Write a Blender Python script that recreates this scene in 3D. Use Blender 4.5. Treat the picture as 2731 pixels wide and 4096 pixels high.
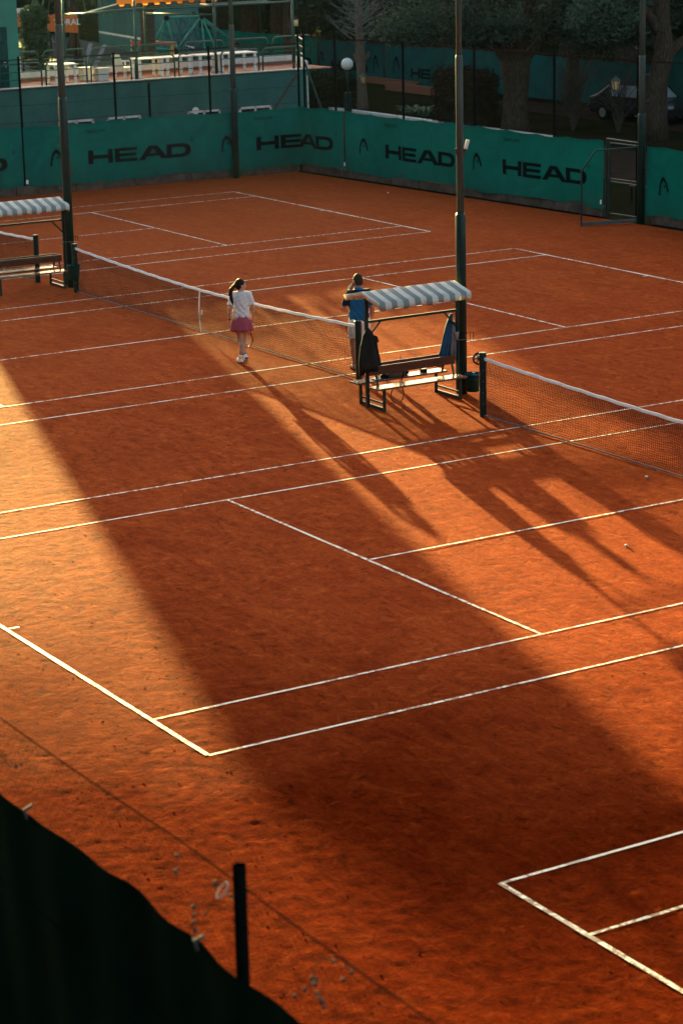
import bpy, bmesh, math, random
import numpy as np
from mathutils import Vector, Matrix, Quaternion
random.seed(7); RNG = np.random.default_rng(11)
for o in list(bpy.data.objects): bpy.data.objects.remove(o, do_unlink=True)
scene = bpy.context.scene
COL = scene.collection
R = math.radians

# ------------------------------------------------------------------ camera (solved from the court lines, metres)
CAM = Vector((27.1242, -23.1008, 9.2502)); YAW, PITCH, ROLL, FPX = 1.0301, -0.2619, -0.0230, 9460.79
_cy, _sy, _cp, _sp = math.cos(YAW), math.sin(YAW), math.cos(PITCH), math.sin(PITCH)
_f = Vector((-_sy*_cp, _cy*_cp, _sp)); _r0 = Vector((_cy, _sy, 0)); _u0 = _r0.cross(_f)
_r = _r0*math.cos(ROLL) + _u0*math.sin(ROLL); _u = -_r0*math.sin(ROLL) + _u0*math.cos(ROLL)
cam_d = bpy.data.cameras.new('camera'); cam = bpy.data.objects.new('camera', cam_d); COL.objects.link(cam)
cam_d.sensor_fit = 'HORIZONTAL'; cam_d.sensor_width = 24.0; cam_d.lens = FPX/2731*24.0
cam_d.clip_start = 0.5; cam_d.clip_end = 3000
cam.matrix_world = Matrix(((_r.x, _u.x, -_f.x, CAM.x), (_r.y, _u.y, -_f.y, CAM.y), (_r.z, _u.z, -_f.z, CAM.z), (0, 0, 0, 1)))
cam_d.dof.use_dof = True; cam_d.dof.focus_distance = 43.0; cam_d.dof.aperture_fstop = 3.0
scene.camera = cam

# ------------------------------------------------------------------ world, sun, exposure
SUN_EL = R(7.1); SUN_H = Vector((-0.9565, 0.2917, 0)).normalized()
SUN_DIR = Vector((SUN_H.x*math.cos(SUN_EL), SUN_H.y*math.cos(SUN_EL), math.sin(SUN_EL)))
w = bpy.data.worlds.new('World'); scene.world = w; w.use_nodes = True
nt = w.node_tree; bg = nt.nodes['Background']
sky = nt.nodes.new('ShaderNodeTexSky'); sky.sky_type = 'NISHITA'; sky.sun_disc = False
sky.sun_elevation = SUN_EL; sky.sun_rotation = math.atan2(SUN_H.x, SUN_H.y)
sky.air_density = 1.0; sky.dust_density = 3.0; sky.ozone_density = 1.0
nt.links.new(sky.outputs[0], bg.inputs[0]); bg.inputs[1].default_value = 0.102
sl = bpy.data.lights.new('sun', 'SUN'); sl.energy = 5.0; sl.angle = R(0.53); sl.color = (1.0, 0.80, 0.25)
so = bpy.data.objects.new('sun', sl); COL.objects.link(so)
so.rotation_euler = SUN_DIR.to_track_quat('Z', 'Y').to_euler(); so.location = (-60, 20, 30)
vs = scene.view_settings; vs.view_transform = 'Standard'; vs.look = 'None'; vs.gamma = 1.0; vs.use_curve_mapping = False
vs.exposure = 2.64
scene.render.engine = 'CYCLES'

# ------------------------------------------------------------------ helpers
def tag(o, label=None, cat=None, group=None, kind=None):
    if label: o['label'] = label
    if cat: o['category'] = cat
    if group: o['group'] = group
    if kind: o['kind'] = kind
    return o
def empty(name, loc=(0, 0, 0), rz=0.0):
    o = bpy.data.objects.new(name, None); COL.objects.link(o); o.location = loc; o.rotation_euler = (0, 0, rz)
    o.empty_display_size = 0.2
    return o
def thing(name, label, cat, loc=(0, 0, 0), rz=0.0, group=None):
    return tag(empty(name, loc, rz), label, cat, group)
def copy_tree(o, parent=None):
    c = o.copy(); COL.objects.link(c)
    if parent is not None: c.parent = parent
    for ch in list(o.children): copy_tree(ch, c)
    return c
def link_mesh(name, me, mat=None, parent=None, smooth=False, mats=None):
    if mats:
        for m in mats: me.materials.append(m)
    elif mat: me.materials.append(mat)
    if smooth: me.polygons.foreach_set('use_smooth', [True]*len(me.polygons))
    o = bpy.data.objects.new(name, me); COL.objects.link(o)
    if parent is not None: o.parent = parent
    return o
class MB:
    """collects shapes; build() links them as one mesh object"""
    def __init__(s): s.v = []; s.f = []; s.mi = []
    def add(s, vs, fs, mi=0):
        n = len(s.v); s.v.extend([tuple(v) for v in vs]); s.f.extend([tuple(i+n for i in f) for f in fs]); s.mi.extend([mi]*len(fs)); return s
    def box(s, c, d, rot=None, mi=0):
        hx, hy, hz = d[0]/2, d[1]/2, d[2]/2
        vs = [Vector((sx*hx, sy*hy, sz*hz)) for sx in (-1, 1) for sy in (-1, 1) for sz in (-1, 1)]
        if rot is not None: vs = [rot @ v for v in vs]
        c = Vector(c)
        return s.add([v+c for v in vs], [(0, 1, 3, 2), (4, 6, 7, 5), (0, 4, 5, 1), (2, 3, 7, 6), (0, 2, 6, 4), (1, 5, 7, 3)], mi)
    def beam(s, a, b, wd, ht, mi=0):
        a, b = Vector(a), Vector(b); d = (b-a); L = d.length; q = d.to_track_quat('X', 'Z').to_matrix()
        return s.box((a+b)/2, (L, wd, ht), q, mi)
    def tube(s, pts, r, n=8, cap=True, mi=0, closed=False):
        pts = [Vector(p) for p in pts]; m = len(pts)
        rs = r if isinstance(r, (list, tuple)) else [r]*m
        vs = []; up = None
        for i, p in enumerate(pts):
            if closed: t = pts[(i+1) % m]-pts[i-1]
            else: t = pts[min(i+1, m-1)]-pts[max(i-1, 0)]
            t = t.normalized() if t.length > 1e-9 else Vector((0, 0, 1))
            if up is None:
                up = Vector((0, 0, 1)) if abs(t.z) < .9 else Vector((1, 0, 0))
            x = up.cross(t)
            if x.length < 1e-6: x = Vector((1, 0, 0)).cross(t)
            x.normalize(); y = t.cross(x); up = y
            for k in range(n):
                a = 2*math.pi*k/n; vs.append(p + x*math.cos(a)*rs[i] + y*math.sin(a)*rs[i])
        fs = []
        for i in range(m if closed else m-1):
            j = (i+1) % m
            for k in range(n):
                k2 = (k+1) % n; fs.append((i*n+k, i*n+k2, j*n+k2, j*n+k))
        if cap and not closed:
            fs.append(tuple(range(n-1, -1, -1))); fs.append(tuple((m-1)*n+k for k in range(n)))
        return s.add(vs, fs, mi)
    def loft(s, secs, n=24, cap=True, mi=0):
        """secs: (centre, rx, ry, fold_amp, fold_k, phase) horizontal ellipse rings"""
        vs = []
        for sc in secs:
            c, rx, ry = Vector(sc[0]), sc[1], sc[2]; fa = sc[3] if len(sc) > 3 else 0; fk = sc[4] if len(sc) > 4 else 5; ph = sc[5] if len(sc) > 5 else 0
            for k in range(n):
                a = 2*math.pi*k/n; m = 1+fa*math.sin(fk*a+ph); vs.append(c+Vector((rx*m*math.cos(a), ry*m*math.sin(a), 0)))
        fs = []
        for i in range(len(secs)-1):
            for k in range(n):
                k2 = (k+1) % n; fs.append((i*n+k, i*n+k2, (i+1)*n+k2, (i+1)*n+k))
        if cap: fs.append(tuple(range(n-1, -1, -1))); fs.append(tuple((len(secs)-1)*n+k for k in range(n)))
        return s.add(vs, fs, mi)
    def sphere(s, c, r, nu=16, nv=10, mi=0):
        rx, ry, rz = r if isinstance(r, (tuple, list)) else (r, r, r); c = Vector(c); vs = [c+Vector((0, 0, -rz))]
        for i in range(1, nv):
            t = math.pi*i/nv
            for k in range(nu):
                a = 2*math.pi*k/nu; vs.append(c+Vector((rx*math.sin(t)*math.cos(a), ry*math.sin(t)*math.sin(a), -rz*math.cos(t))))
        vs.append(c+Vector((0, 0, rz))); fs = []
        for k in range(nu): fs.append((0, 1+(k+1) % nu, 1+k))
        for i in range(nv-2):
            for k in range(nu):
                k2 = (k+1) % nu; fs.append((1+i*nu+k, 1+i*nu+k2, 1+(i+1)*nu+k2, 1+(i+1)*nu+k))
        L = len(vs)-1; b = 1+(nv-2)*nu
        for k in range(nu): fs.append((b+k, b+(k+1) % nu, L))
        return s.add(vs, fs, mi)
    def prism(s, poly, axis_o, ax, ay, az, depth, mi=0):
        """polygon (2D list) extruded along az; ax, ay, az are Vectors"""
        n = len(poly); o = Vector(axis_o)
        vs = [o+ax*p[0]+ay*p[1] for p in poly]+[o+ax*p[0]+ay*p[1]+az*depth for p in poly]
        fs = [tuple(range(n-1, -1, -1)), tuple(range(n, 2*n))]+[(i, (i+1) % n, n+(i+1) % n, n+i) for i in range(n)]
        return s.add(vs, fs, mi)
    def mesh(s, name):
        me = bpy.data.meshes.new(name); me.from_pydata(s.v, [], s.f); me.update(); return me
    def build(s, name, mat, parent=None, smooth=False, mats=None, bevel=0):
        me = s.mesh(name)
        if mats: me.polygons.foreach_set('material_index', s.mi)
        o = link_mesh(name, me, mat, parent, smooth, mats)
        if bevel:
            b = o.modifiers.new('bevel', 'BEVEL'); b.width = bevel; b.segments = 2; b.limit_method = 'ANGLE'
        return o
def mesh_np(name, V, F, mat, parent=None, smooth=False):
    """V (n,3), F (m,k) numpy arrays -> object"""
    me = bpy.data.meshes.new(name); V = np.ascontiguousarray(V, dtype=np.float32); F = np.ascontiguousarray(F, dtype=np.int32); m, k = F.shape
    me.vertices.add(len(V)); me.vertices.foreach_set('co', V.ravel()); me.loops.add(m*k); me.loops.foreach_set('vertex_index', F.ravel())
    me.polygons.add(m); me.polygons.foreach_set('loop_start', np.arange(0, m*k, k, dtype=np.int32)); me.polygons.foreach_set('loop_total', np.full(m, k, dtype=np.int32))
    me.update(); me.validate()
    return link_mesh(name, me, mat, parent, smooth)
def rounded_bar(a, b, h, rad, base):   # an inverted U (hoop) from base point a to b, standing h high
    a, b, up = Vector(a), Vector(b), Vector((0, 0, 1)); d = (b-a).normalized(); pts = [a]
    for k in range(5):
        t = math.pi/2*k/4; pts.append(a+up*(h-rad+rad*math.sin(t))+d*(rad-rad*math.cos(t)))
    for k in range(5):
        t = math.pi/2*(1-k/4); pts.append(b+up*(h-rad+rad*math.sin(t))-d*(rad-rad*math.cos(t)))
    return pts+[b]

# ------------------------------------------------------------------ materials
def newmat(name):
    m = bpy.data.materials.new(name); m.use_nodes = True; n = m.node_tree
    return m, n, n.nodes['Principled BSDF']
def N(n, typ, **kw):
    nd = n.nodes.new(typ)
    for k, v in kw.items(): setattr(nd, k, v)
    return nd
def noise(n, scale, detail=4, rough=.55, dist=0, vec=None):
    t = N(n, 'ShaderNodeTexNoise'); t.inputs['Scale'].default_value = scale; t.inputs['Detail'].default_value = detail
    t.inputs['Roughness'].default_value = rough; t.inputs['Distortion'].default_value = dist
    if vec is not None: n.links.new(vec, t.inputs['Vector'])
    return t.outputs['Fac']
def ramp(n, fac, stops):
    r = N(n, 'ShaderNodeValToRGB'); e = r.color_ramp.elements
    while len(e) < len(stops): e.new(.5)
    for i, (p, c) in enumerate(stops): e[i].position = p; e[i].color = (c, c, c, 1) if not isinstance(c, (tuple, list)) else (*c, 1)
    n.links.new(fac, r.inputs[0]); return r.outputs[0]
def mixc(n, fac, a, b, mode='MIX'):
    m = N(n, 'ShaderNodeMix', data_type='RGBA', blend_type=mode)
    for sock, v in ((m.inputs[0], fac), (m.inputs[6], a), (m.inputs[7], b)):
        if isinstance(v, (int, float)): sock.default_value = v
        elif isinstance(v, tuple): sock.default_value = (*v, 1)
        else: n.links.new(v, sock)
    return m.outputs[2]
def math_(n, op, a, b=None):
    m = N(n, 'ShaderNodeMath', operation=op)
    for i, v in enumerate((a, b)):
        if v is None: continue
        if isinstance(v, (int, float)): m.inputs[i].default_value = v
        else: n.links.new(v, m.inputs[i])
    return m.outputs[0]
def bump(n, bs, h, strength=.5, dist=.01):
    b = N(n, 'ShaderNodeBump'); b.inputs['Strength'].default_value = strength; b.inputs['Distance'].default_value = dist
    n.links.new(h, b.inputs['Height']); n.links.new(b.outputs[0], bs.inputs['Normal']); return b
def coords(n, which='Object', scale=None):
    t = N(n, 'ShaderNodeTexCoord').outputs[which]
    if scale:
        mp = N(n, 'ShaderNodeMapping'); mp.inputs['Scale'].default_value = scale; n.links.new(t, mp.inputs['Vector']); return mp.outputs[0]
    return t
def simple(name, col, rough=.6, var=.25, scale=8, bmp=0, metal=0, spec=.06, trans=0, col2=None, stretch=None, bdist=.01):
    m, n, bs = newmat(name); vec = coords(n, 'Object', stretch)
    f = noise(n, scale, 5, .6, .3, vec); c2 = col2 or tuple(c*(1-var) for c in col); c1 = tuple(min(1, c*(1+var*.5)) for c in col) if not col2 else col
    n.links.new(mixc(n, ramp(n, f, [(.3, 0.0), (.7, 1.0)]), c2, c1), bs.inputs['Base Color'])
    bs.inputs['Roughness'].default_value = rough; bs.inputs['Metallic'].default_value = metal; bs.inputs['Specular IOR Level'].default_value = spec
    if bmp: bump(n, bs, noise(n, scale*3, 5, .6, 0, vec), bmp, bdist)
    if trans:
        tr = N(n, 'ShaderNodeBsdfTranslucent'); tr.inputs[0].default_value = (*c1, 1); mx = N(n, 'ShaderNodeMixShader'); mx.inputs[0].default_value = trans
        out = n.nodes['Material Output']; n.links.new(bs.outputs[0], mx.inputs[1]); n.links.new(tr.outputs[0], mx.inputs[2]); n.links.new(mx.outputs[0], out.inputs[0])
    return m
M = {}
def clay_nodes(n):
    """returns (colour socket, height socket); clay colours, scuffs, brush marks and crumbly relief in world metres"""
    g = N(n, 'ShaderNodeNewGeometry').outputs['Position']
    def mp(sx, sy, rz=0):
        q = N(n, 'ShaderNodeMapping'); q.inputs['Scale'].default_value = (sx, sy, 1); q.inputs['Rotation'].default_value = (0, 0, rz); n.links.new(g, q.inputs['Vector']); return q.outputs[0]
    big = noise(n, .16, 4, .55, .6, g); mid = noise(n, .9, 5, .6, 1.2, g); sm = noise(n, 5.5, 8, .74, .7, g); fine = noise(n, 20, 5, .75, 0, g)
    brush = noise(n, 2.6, 6, .66, 1.6, mp(.35, 1.6, R(20))); swirl = noise(n, 10.0, 3, .5, 3.6, mp(.4, 1.5, R(-8)))
    def smears(scale, lx, ly, seed, keep):
        """oriented smear in each Voronoi cell: shoe slides and footprints"""
        off = N(n, 'ShaderNodeVectorMath', operation='ADD'); n.links.new(g, off.inputs[0]); off.inputs[1].default_value = (seed, seed*1.7, 0)
        wob = N(n, 'ShaderNodeTexNoise'); wob.inputs['Scale'].default_value = 5; wob.inputs['Detail'].default_value = 3; n.links.new(g, wob.inputs['Vector'])
        ws = N(n, 'ShaderNodeVectorMath', operation='SCALE'); n.links.new(wob.outputs['Color'], ws.inputs[0]); ws.inputs['Scale'].default_value = ly*4.0
        flat = N(n, 'ShaderNodeVectorMath', operation='MULTIPLY'); n.links.new(off.outputs[0], flat.inputs[0]); flat.inputs[1].default_value = (1, 1, 0)
        v = N(n, 'ShaderNodeTexVoronoi'); v.voronoi_dimensions = '2D'; v.inputs['Scale'].default_value = scale; n.links.new(flat.outputs[0], v.inputs['Vector'])
        d = N(n, 'ShaderNodeVectorMath', operation='SUBTRACT'); n.links.new(flat.outputs[0], d.inputs[0]); n.links.new(v.outputs['Position'], d.inputs[1])
        d2 = N(n, 'ShaderNodeVectorMath', operation='ADD'); n.links.new(d.outputs[0], d2.inputs[0]); n.links.new(ws.outputs[0], d2.inputs[1])
        sc = N(n, 'ShaderNodeSeparateColor'); n.links.new(v.outputs['Color'], sc.inputs[0])
        r = N(n, 'ShaderNodeVectorRotate', rotation_type='Z_AXIS'); n.links.new(d2.outputs[0], r.inputs['Vector']); n.links.new(math_(n, 'MULTIPLY', sc.outputs[0], 6.283), r.inputs['Angle'])
        e = N(n, 'ShaderNodeVectorMath', operation='MULTIPLY'); n.links.new(r.outputs[0], e.inputs[0]); e.inputs[1].default_value = (1/lx, 1/ly, 0)
        ln = N(n, 'ShaderNodeVectorMath', operation='LENGTH'); n.links.new(e.outputs[0], ln.inputs[0])
        m = ramp(n, ln.outputs['Value'], [(.10, 1.0), (1.0, 0.0)])
        return math_(n, 'MULTIPLY', m, math_(n, 'GREATER_THAN', sc.outputs[1], 1-keep)), sc.outputs[2]
    slide, srnd = smears(.75, .42, .055, 3.1, .55); foot, frnd = smears(2.3, .15, .055, 9.7, .75)
    base = mixc(n, ramp(n, big, [(.32, 0.0), (.68, 1.0)]), C0, C1)
    base = mixc(n, ramp(n, mid, [(.36, 0.0), (.66, 1.0)]), base, C2)
    base = mixc(n, math_(n, 'MULTIPLY', ramp(n, brush, [(.48, 0.0), (.66, 1.0)]), .55), base, C3)
    light = math_(n, 'MULTIPLY', ramp(n, sm, [(.52, 0.0), (.64, 1.0)]), ramp(n, mid, [(.40, .25), (.6, 1.0)]))
    base = mixc(n, math_(n, 'MULTIPLY', light, .75), base, C4)
    dark = math_(n, 'MULTIPLY', ramp(n, sm, [(.34, 1.0), (.47, 0.0)]), ramp(n, brush, [(.42, 1.0), (.64, 0.0)]))
    base = mixc(n, math_(n, 'MULTIPLY', dark, .85), base, C5)
    sy = N(n, 'ShaderNodeSeparateXYZ'); n.links.new(g, sy.inputs[0]); ay = math_(n, 'ABSOLUTE', sy.outputs['Y'])
    worn = ramp(n, math_(n, 'DIVIDE', ay, 20.0), [(.10, .30), (.5, 1.0)])
    patch = ramp(n, noise(n, .5, 3, .5, .5, g), [(.42, 0.0), (.6, 1.0)])
    wc = math_(n, 'ADD', math_(n, 'MULTIPLY', worn, .6), .4); sl_ = math_(n, 'MULTIPLY', slide, wc); ft = math_(n, 'MULTIPLY', math_(n, 'MULTIPLY', foot, patch), wc)
    base = mixc(n, math_(n, 'MULTIPLY', sl_, .55), base, mixc(n, math_(n, 'GREATER_THAN', srnd, .18), C5, C4)); base = mixc(n, math_(n, 'MULTIPLY', ft, .8), base, mixc(n, math_(n, 'GREATER_THAN', frnd, .30), C5, C4))
    base = mixc(n, ramp(n, fine, [(.32, .55), (.6, 0.0)]), base, C6)
    # darker, less glossy clay at the near end; paler towards the far courts
    near_dark = math_(n, 'ADD', math_(n, 'SUBTRACT', math_(n, 'MULTIPLY', sy.outputs['X'], .6), math_(n, 'MULTIPLY', sy.outputs['Y'], .8)), math_(n, 'MULTIPLY', math_(n, 'SUBTRACT', noise(n, .25, 4, .6, 1.0, g), .5), 7.0))
    near_dark = ramp(n, math_(n, 'DIVIDE', near_dark, 20.0), [(.36, 0.0), (.70, 1.0)]); base = mixc(n, near_dark, base, mixc(n, 1.0, base, (.42, .33, .28), 'MULTIPLY'))
    dry = math_(n, 'MULTIPLY', ramp(n, math_(n, 'DIVIDE', sy.outputs['X'], -40.0), [(.25, 0.0), (.8, 1.0)]), .45); base = mixc(n, dry, base, C7)
    h = math_(n, 'ADD', math_(n, 'MULTIPLY', sm, math_(n, 'MULTIPLY', worn, 1.25)), math_(n, 'MULTIPLY', fine, .22))
    h = math_(n, 'ADD', h, math_(n, 'MULTIPLY', swirl, .07)); h = math_(n, 'ADD', h, math_(n, 'MULTIPLY', mid, .35)); h = math_(n, 'SUBTRACT', h, math_(n, 'MULTIPLY', ft, .30)); h = math_(n, 'SUBTRACT', h, math_(n, 'MULTIPLY', sl_, .12))
    global NEAR_DARK; NEAR_DARK = near_dark
    return base, h
C0, C1, C2, C3 = (.235, .0255, .0040), (.300, .0400, .0068), (.335, .0480, .0085), (.43, .0750, .0145)
C4, C5, C6 = (.52, .1050, .0220), (.075, .0085, .0018), (.120, .0130, .0024)
C7 = (.36, .085, .026)
def build_mats():
    m, n, bs = newmat('clay'); c, h = clay_nodes(n); n.links.new(c, bs.inputs['Base Color']); bs.inputs['Roughness'].default_value = .76; n.links.new(math_(n, 'SUBTRACT', .0038, math_(n, 'MULTIPLY', NEAR_DARK, .0034)), bs.inputs['Specular IOR Level'])
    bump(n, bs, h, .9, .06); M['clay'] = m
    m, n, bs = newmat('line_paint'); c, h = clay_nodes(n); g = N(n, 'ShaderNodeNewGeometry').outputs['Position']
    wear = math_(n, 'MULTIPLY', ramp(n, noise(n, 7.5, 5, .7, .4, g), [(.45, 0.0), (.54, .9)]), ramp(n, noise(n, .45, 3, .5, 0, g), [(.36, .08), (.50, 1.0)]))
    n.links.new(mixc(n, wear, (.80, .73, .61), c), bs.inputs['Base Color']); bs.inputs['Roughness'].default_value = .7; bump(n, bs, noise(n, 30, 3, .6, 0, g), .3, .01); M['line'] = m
    m, n, bs = newmat('garden_ground'); g = N(n, 'ShaderNodeNewGeometry').outputs['Position']
    c = mixc(n, ramp(n, noise(n, .35, 5, .6, .5, g), [(.4, 0.0), (.6, 1.0)]), (.016, .018, .007), (.030, .024, .012)); c = mixc(n, ramp(n, noise(n, 9, 4, .7, 0, g), [(.3, 0.0), (.7, .6)]), c, (.008, .011, .004))
    n.links.new(c, bs.inputs['Base Color']); bs.inputs['Roughness'].default_value = .95; bs.inputs['Specular IOR Level'].default_value = .0; bump(n, bs, noise(n, 22, 5, .7, 0, g), .8, .05); M['garden'] = m
    M['asphalt'] = simple('asphalt', (.050, .056, .055), .9, .3, 3, .3, spec=.02)
    M['dirt_path'] = simple('dirt_path', (.040, .026, .018), .9, .35, 2, .4, spec=.0)
    # windscreen cloth: woven, slightly translucent, dusted with clay towards the hem
    m, n, bs = newmat('windscreen_cloth'); co = coords(n, 'Object'); s = N(n, 'ShaderNodeSeparateXYZ'); g = N(n, 'ShaderNodeNewGeometry'); n.links.new(g.outputs['Position'], s.inputs[0])
    f = noise(n, .9, 6, .7, .8, co); c = mixc(n, ramp(n, f, [(.35, 0.0), (.65, 1.0)]), (.0020, .135, .100), (.0030, .195, .142))
    dust = math_(n, 'MULTIPLY', ramp(n, s.outputs['Z'], [(.2, 1.0), (1.0, 0.0)]), ramp(n, noise(n, 1.6, 5, .6, .3, co), [(.25, .35), (.7, 1.0)]))
    c = mixc(n, math_(n, 'MULTIPLY', dust, .5), c, (.028, .046, .041)); n.links.new(c, bs.inputs['Base Color']); bs.inputs['Roughness'].default_value = .85; bs.inputs['Specular IOR Level'].default_value = .03
    wv = N(n, 'ShaderNodeTexWave', wave_type='BANDS', bands_direction='Z'); wv.inputs['Scale'].default_value = 14; wv.inputs['Distortion'].default_value = 3; n.links.new(co, wv.inputs['Vector']); bump(n, bs, math_(n, 'ADD', wv.outputs['Fac'], math_(n, 'MULTIPLY', noise(n, 1.4, 4, .55, 1.5, co), 3.0)), .5, .05)
    tr = N(n, 'ShaderNodeBsdfTranslucent'); tr.inputs[0].default_value = (.002, .09, .06, 1); mx = N(n, 'ShaderNodeMixShader'); mx.inputs[0].default_value = .25
    n.links.new(bs.outputs[0], mx.inputs[1]); n.links.new(tr.outputs[0], mx.inputs[2]); n.links.new(mx.outputs[0], n.nodes['Material Output'].inputs[0]); M['cloth'] = m
    M['far_cloth'] = simple('far_windscreen_cloth', (.004, .075, .070), .8, .35, .8, 0, spec=.1)
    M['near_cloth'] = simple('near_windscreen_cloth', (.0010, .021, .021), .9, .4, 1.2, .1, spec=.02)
    M['print'] = simple('banner_print', (.003, .009, .009), .85, .4, 3, spec=.03)
    M['green_paint'] = simple('green_paint', (.004, .026, .022), .38, .4, 5, .06, spec=.25)
    M['rail_green'] = simple('rail_green_paint', (.006, .06, .05), .4, .3, 5, spec=.3)
    M['green_bright'] = simple('bright_green_paint', (.02, .19, .14), .4, .3, 5)
    M['pole_grey'] = simple('weathered_pole_paint', (.085, .10, .085), .6, .45, 4, .15, col2=(.045, .06, .055), stretch=(2, 2, .4))
    M['dark_rust'] = simple('dark_rusty_steel', (.030, .017, .012), .9, .5, 12, .3, spec=.0)
    M['rust'] = simple('rusty_steel', (.11, .045, .03), .8, .5, 12, .3)
    M['galv'] = simple('galvanised_wire', (.14, .15, .14), .6, .3, 20, 0, .3)
    M['dark_wire'] = simple('dark_wire', (.008, .011, .010), .9, .3, 20, 0, 0, spec=.0)
    M['net_black'] = simple('net_cord', (.012, .012, .012), .8, .3, 20)
    M['net_tape'] = simple('net_tape', (.80, .77, .73), .8, .18, 4, .2)
    M['wood'] = simple('varnished_wood', (.085, .028, .014), .30, .5, 4, .12, stretch=(9, .6, 9), spec=.4)
    M['seat_wood'] = simple('shiny_seat_wood', (.14, .06, .035), .22, .5, 4, .05, stretch=(9, .6, 9), spec=.6)
    M['concrete'] = simple('kerb_concrete', (.085, .062, .048), .9, .5, 3, .5)
    M['teal_wall'] = simple('teal_render', (.036, .115, .10), .9, .2, 1.5, .2, spec=.05)
    M['building_green'] = simple('green_render', (.045, .20, .15), .9, .15, .8, .2, spec=.05)
    M['practice_wall'] = simple('practice_wall_paint', (.030, .115, .105), .9, .2, 1, spec=.05)
    M['white'] = simple('white_plastic', (.72, .70, .66), .45, .1, 4)
    M['white_wall'] = simple('white_render', (.60, .57, .52), .85, .2, 3, .2)
    M['terracotta'] = simple('terracotta_tiles', (.34, .10, .055), .6, .3, 6)
    M['door'] = simple('dark_green_door', (.008, .05, .045), .5, .3, 5)
    M['glass'] = simple('dark_window_glass', (.02, .03, .03), .08, .3, 2, spec=.8)
    M['steel'] = simple('steel', (.35, .35, .34), .35, .2, 8, 0, .9)
    M['bark'] = simple('bark', (.07, .048, .035), .95, .75, 7, 1.0, stretch=(3, 3, .6), bdist=.04)
    M['bark_pale'] = simple('pale_bark', (.16, .115, .085), .95, .5, 9, 1.0, stretch=(3, 3, .6), bdist=.03)
    M['twig'] = simple('pale_twigs', (.20, .19, .16), .9, .4, 6)
    M['brown_twig'] = simple('brown_twigs', (.07, .055, .042), .9, .4, 6)
    M['leaf'] = simple('dark_leaves', (.046, .080, .046), .55, .6, 1.2, trans=.25)
    M['leaf_grey'] = simple('grey_green_leaves', (.052, .078, .052), .6, .6, 1.5, trans=.2)
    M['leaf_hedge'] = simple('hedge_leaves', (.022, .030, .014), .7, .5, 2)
    M['leaf_brown'] = simple('brown_hedge_leaves', (.045, .032, .020), .8, .5, 2)
    M['leaf_bright'] = simple('strap_leaves', (.04, .10, .05), .35, .5, 3)
    M['frond'] = simple('palm_fronds', (.12, .15, .085), .6, .4, 4)
    M['palm_bark'] = simple('palm_bark', (.075, .06, .05), .95, .6, 6, 1.0, stretch=(1, 1, 9), bdist=.05)
    M['brick'] = simple('brick', (.25, .10, .065), .9, .35, 14, .5)
    M['globe'] = simple('opal_globe', (.75, .72, .66), .35, .05, 3)
    M['lamp_amber'] = simple('amber_lamp_glass', (.62, .40, .20), .4, .1, 3)
    M['orange_cloth'] = simple('orange_awning_cloth', (.75, .28, .05), .8, .1, 2, trans=.6)
    M['orange_sign'] = simple('orange_sign_paint', (.50, .12, .03), .7, .2, 3)
    M['red_rubber'] = simple('red_paint', (.42, .07, .045), .5, .3, 4)
    M['yellow_paint'] = simple('yellow_paint', (.45, .22, .04), .5, .3, 4)
    M['rope'] = simple('blue_rope', (.02, .05, .09), .8, .3, 9)
    M['black'] = simple('black_rubber', (.012, .012, .013), .6, .3, 6)
    M['skin'] = simple('skin', (.52, .27, .17), .5, .12, 6)
    M['skin_tan'] = simple('tanned_skin', (.40, .19, .115), .5, .12, 6)
    M['hair'] = simple('dark_brown_hair', (.035, .020, .013), .45, .6, 60, .5, stretch=(1, 1, .15), trans=.12)
    M['hair_grey'] = simple('greying_short_hair', (.050, .036, .025), .6, .6, 90, .6, trans=.1)
    M['tshirt'] = simple('white_tshirt', (.78, .76, .74), .85, .07, 8, .2, trans=.22)
    M['skirt'] = simple('pink_skirt', (.42, .085, .115), .85, .2, 6, .2, trans=.15)
    M['shoe_white'] = simple('white_shoe', (.74, .72, .70), .6, .1, 8)
    M['sole'] = simple('red_brown_sole', (.13, .045, .03), .8, .3, 20)
    M['sock'] = simple('white_sock', (.75, .73, .71), .9, .1, 20)
    M['polo'] = simple('blue_polo', (.012, .10, .25), .85, .15, 6, .2, trans=.1)
    M['polo_navy'] = simple('navy_polo_yoke', (.012, .016, .035), .85, .2, 6)
    M['collar'] = simple('blue_collar', (.012, .14, .32), .85, .1, 6)
    M['shorts'] = simple('white_shorts', (.75, .74, .74), .85, .1, 6, .2, trans=.15)
    M['tan_shoe'] = simple('tan_shoe', (.38, .26, .18), .7, .2, 8)
    M['jacket'] = simple('dark_jacket_cloth', (.020, .019, .018), .85, .35, 8, .3)
    M['blue_cloth'] = simple('blue_jacket_cloth', (.03, .085, .16), .8, .4, 5, .3, trans=.12)
    M['grey_cloth'] = simple('grey_cloth', (.17, .16, .17), .85, .3, 6, .3)
    M['bag'] = simple('grey_bag_cloth', (.13, .11, .10), .85, .4, 9, .3)
    M['bucket'] = simple('green_bucket_plastic', (.008, .045, .045), .45, .2, 5)
    M['cup'] = simple('clear_plastic_cup', (.55, .52, .48), .2, .1, 5, trans=.5)
    M['string_yellow'] = simple('yellow_racket_strings', (.50, .30, .08), .6, .1, 9)
    M['racket_red'] = simple('red_racket_frame', (.35, .05, .02), .3, .2, 9)
    M['cream'] = simple('cream_plastic', (.62, .55, .42), .5, .1, 6)
    M['car_paint'] = simple('dark_car_paint', (.02, .022, .024), .2, .2, 3, spec=.7)
    M['car_glass'] = simple('car_glass', (.25, .28, .30), .05, .2, 2, .5)
    M['blue_plastic'] = simple('blue_plastic', (.02, .12, .35), .4, .1, 5)
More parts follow.
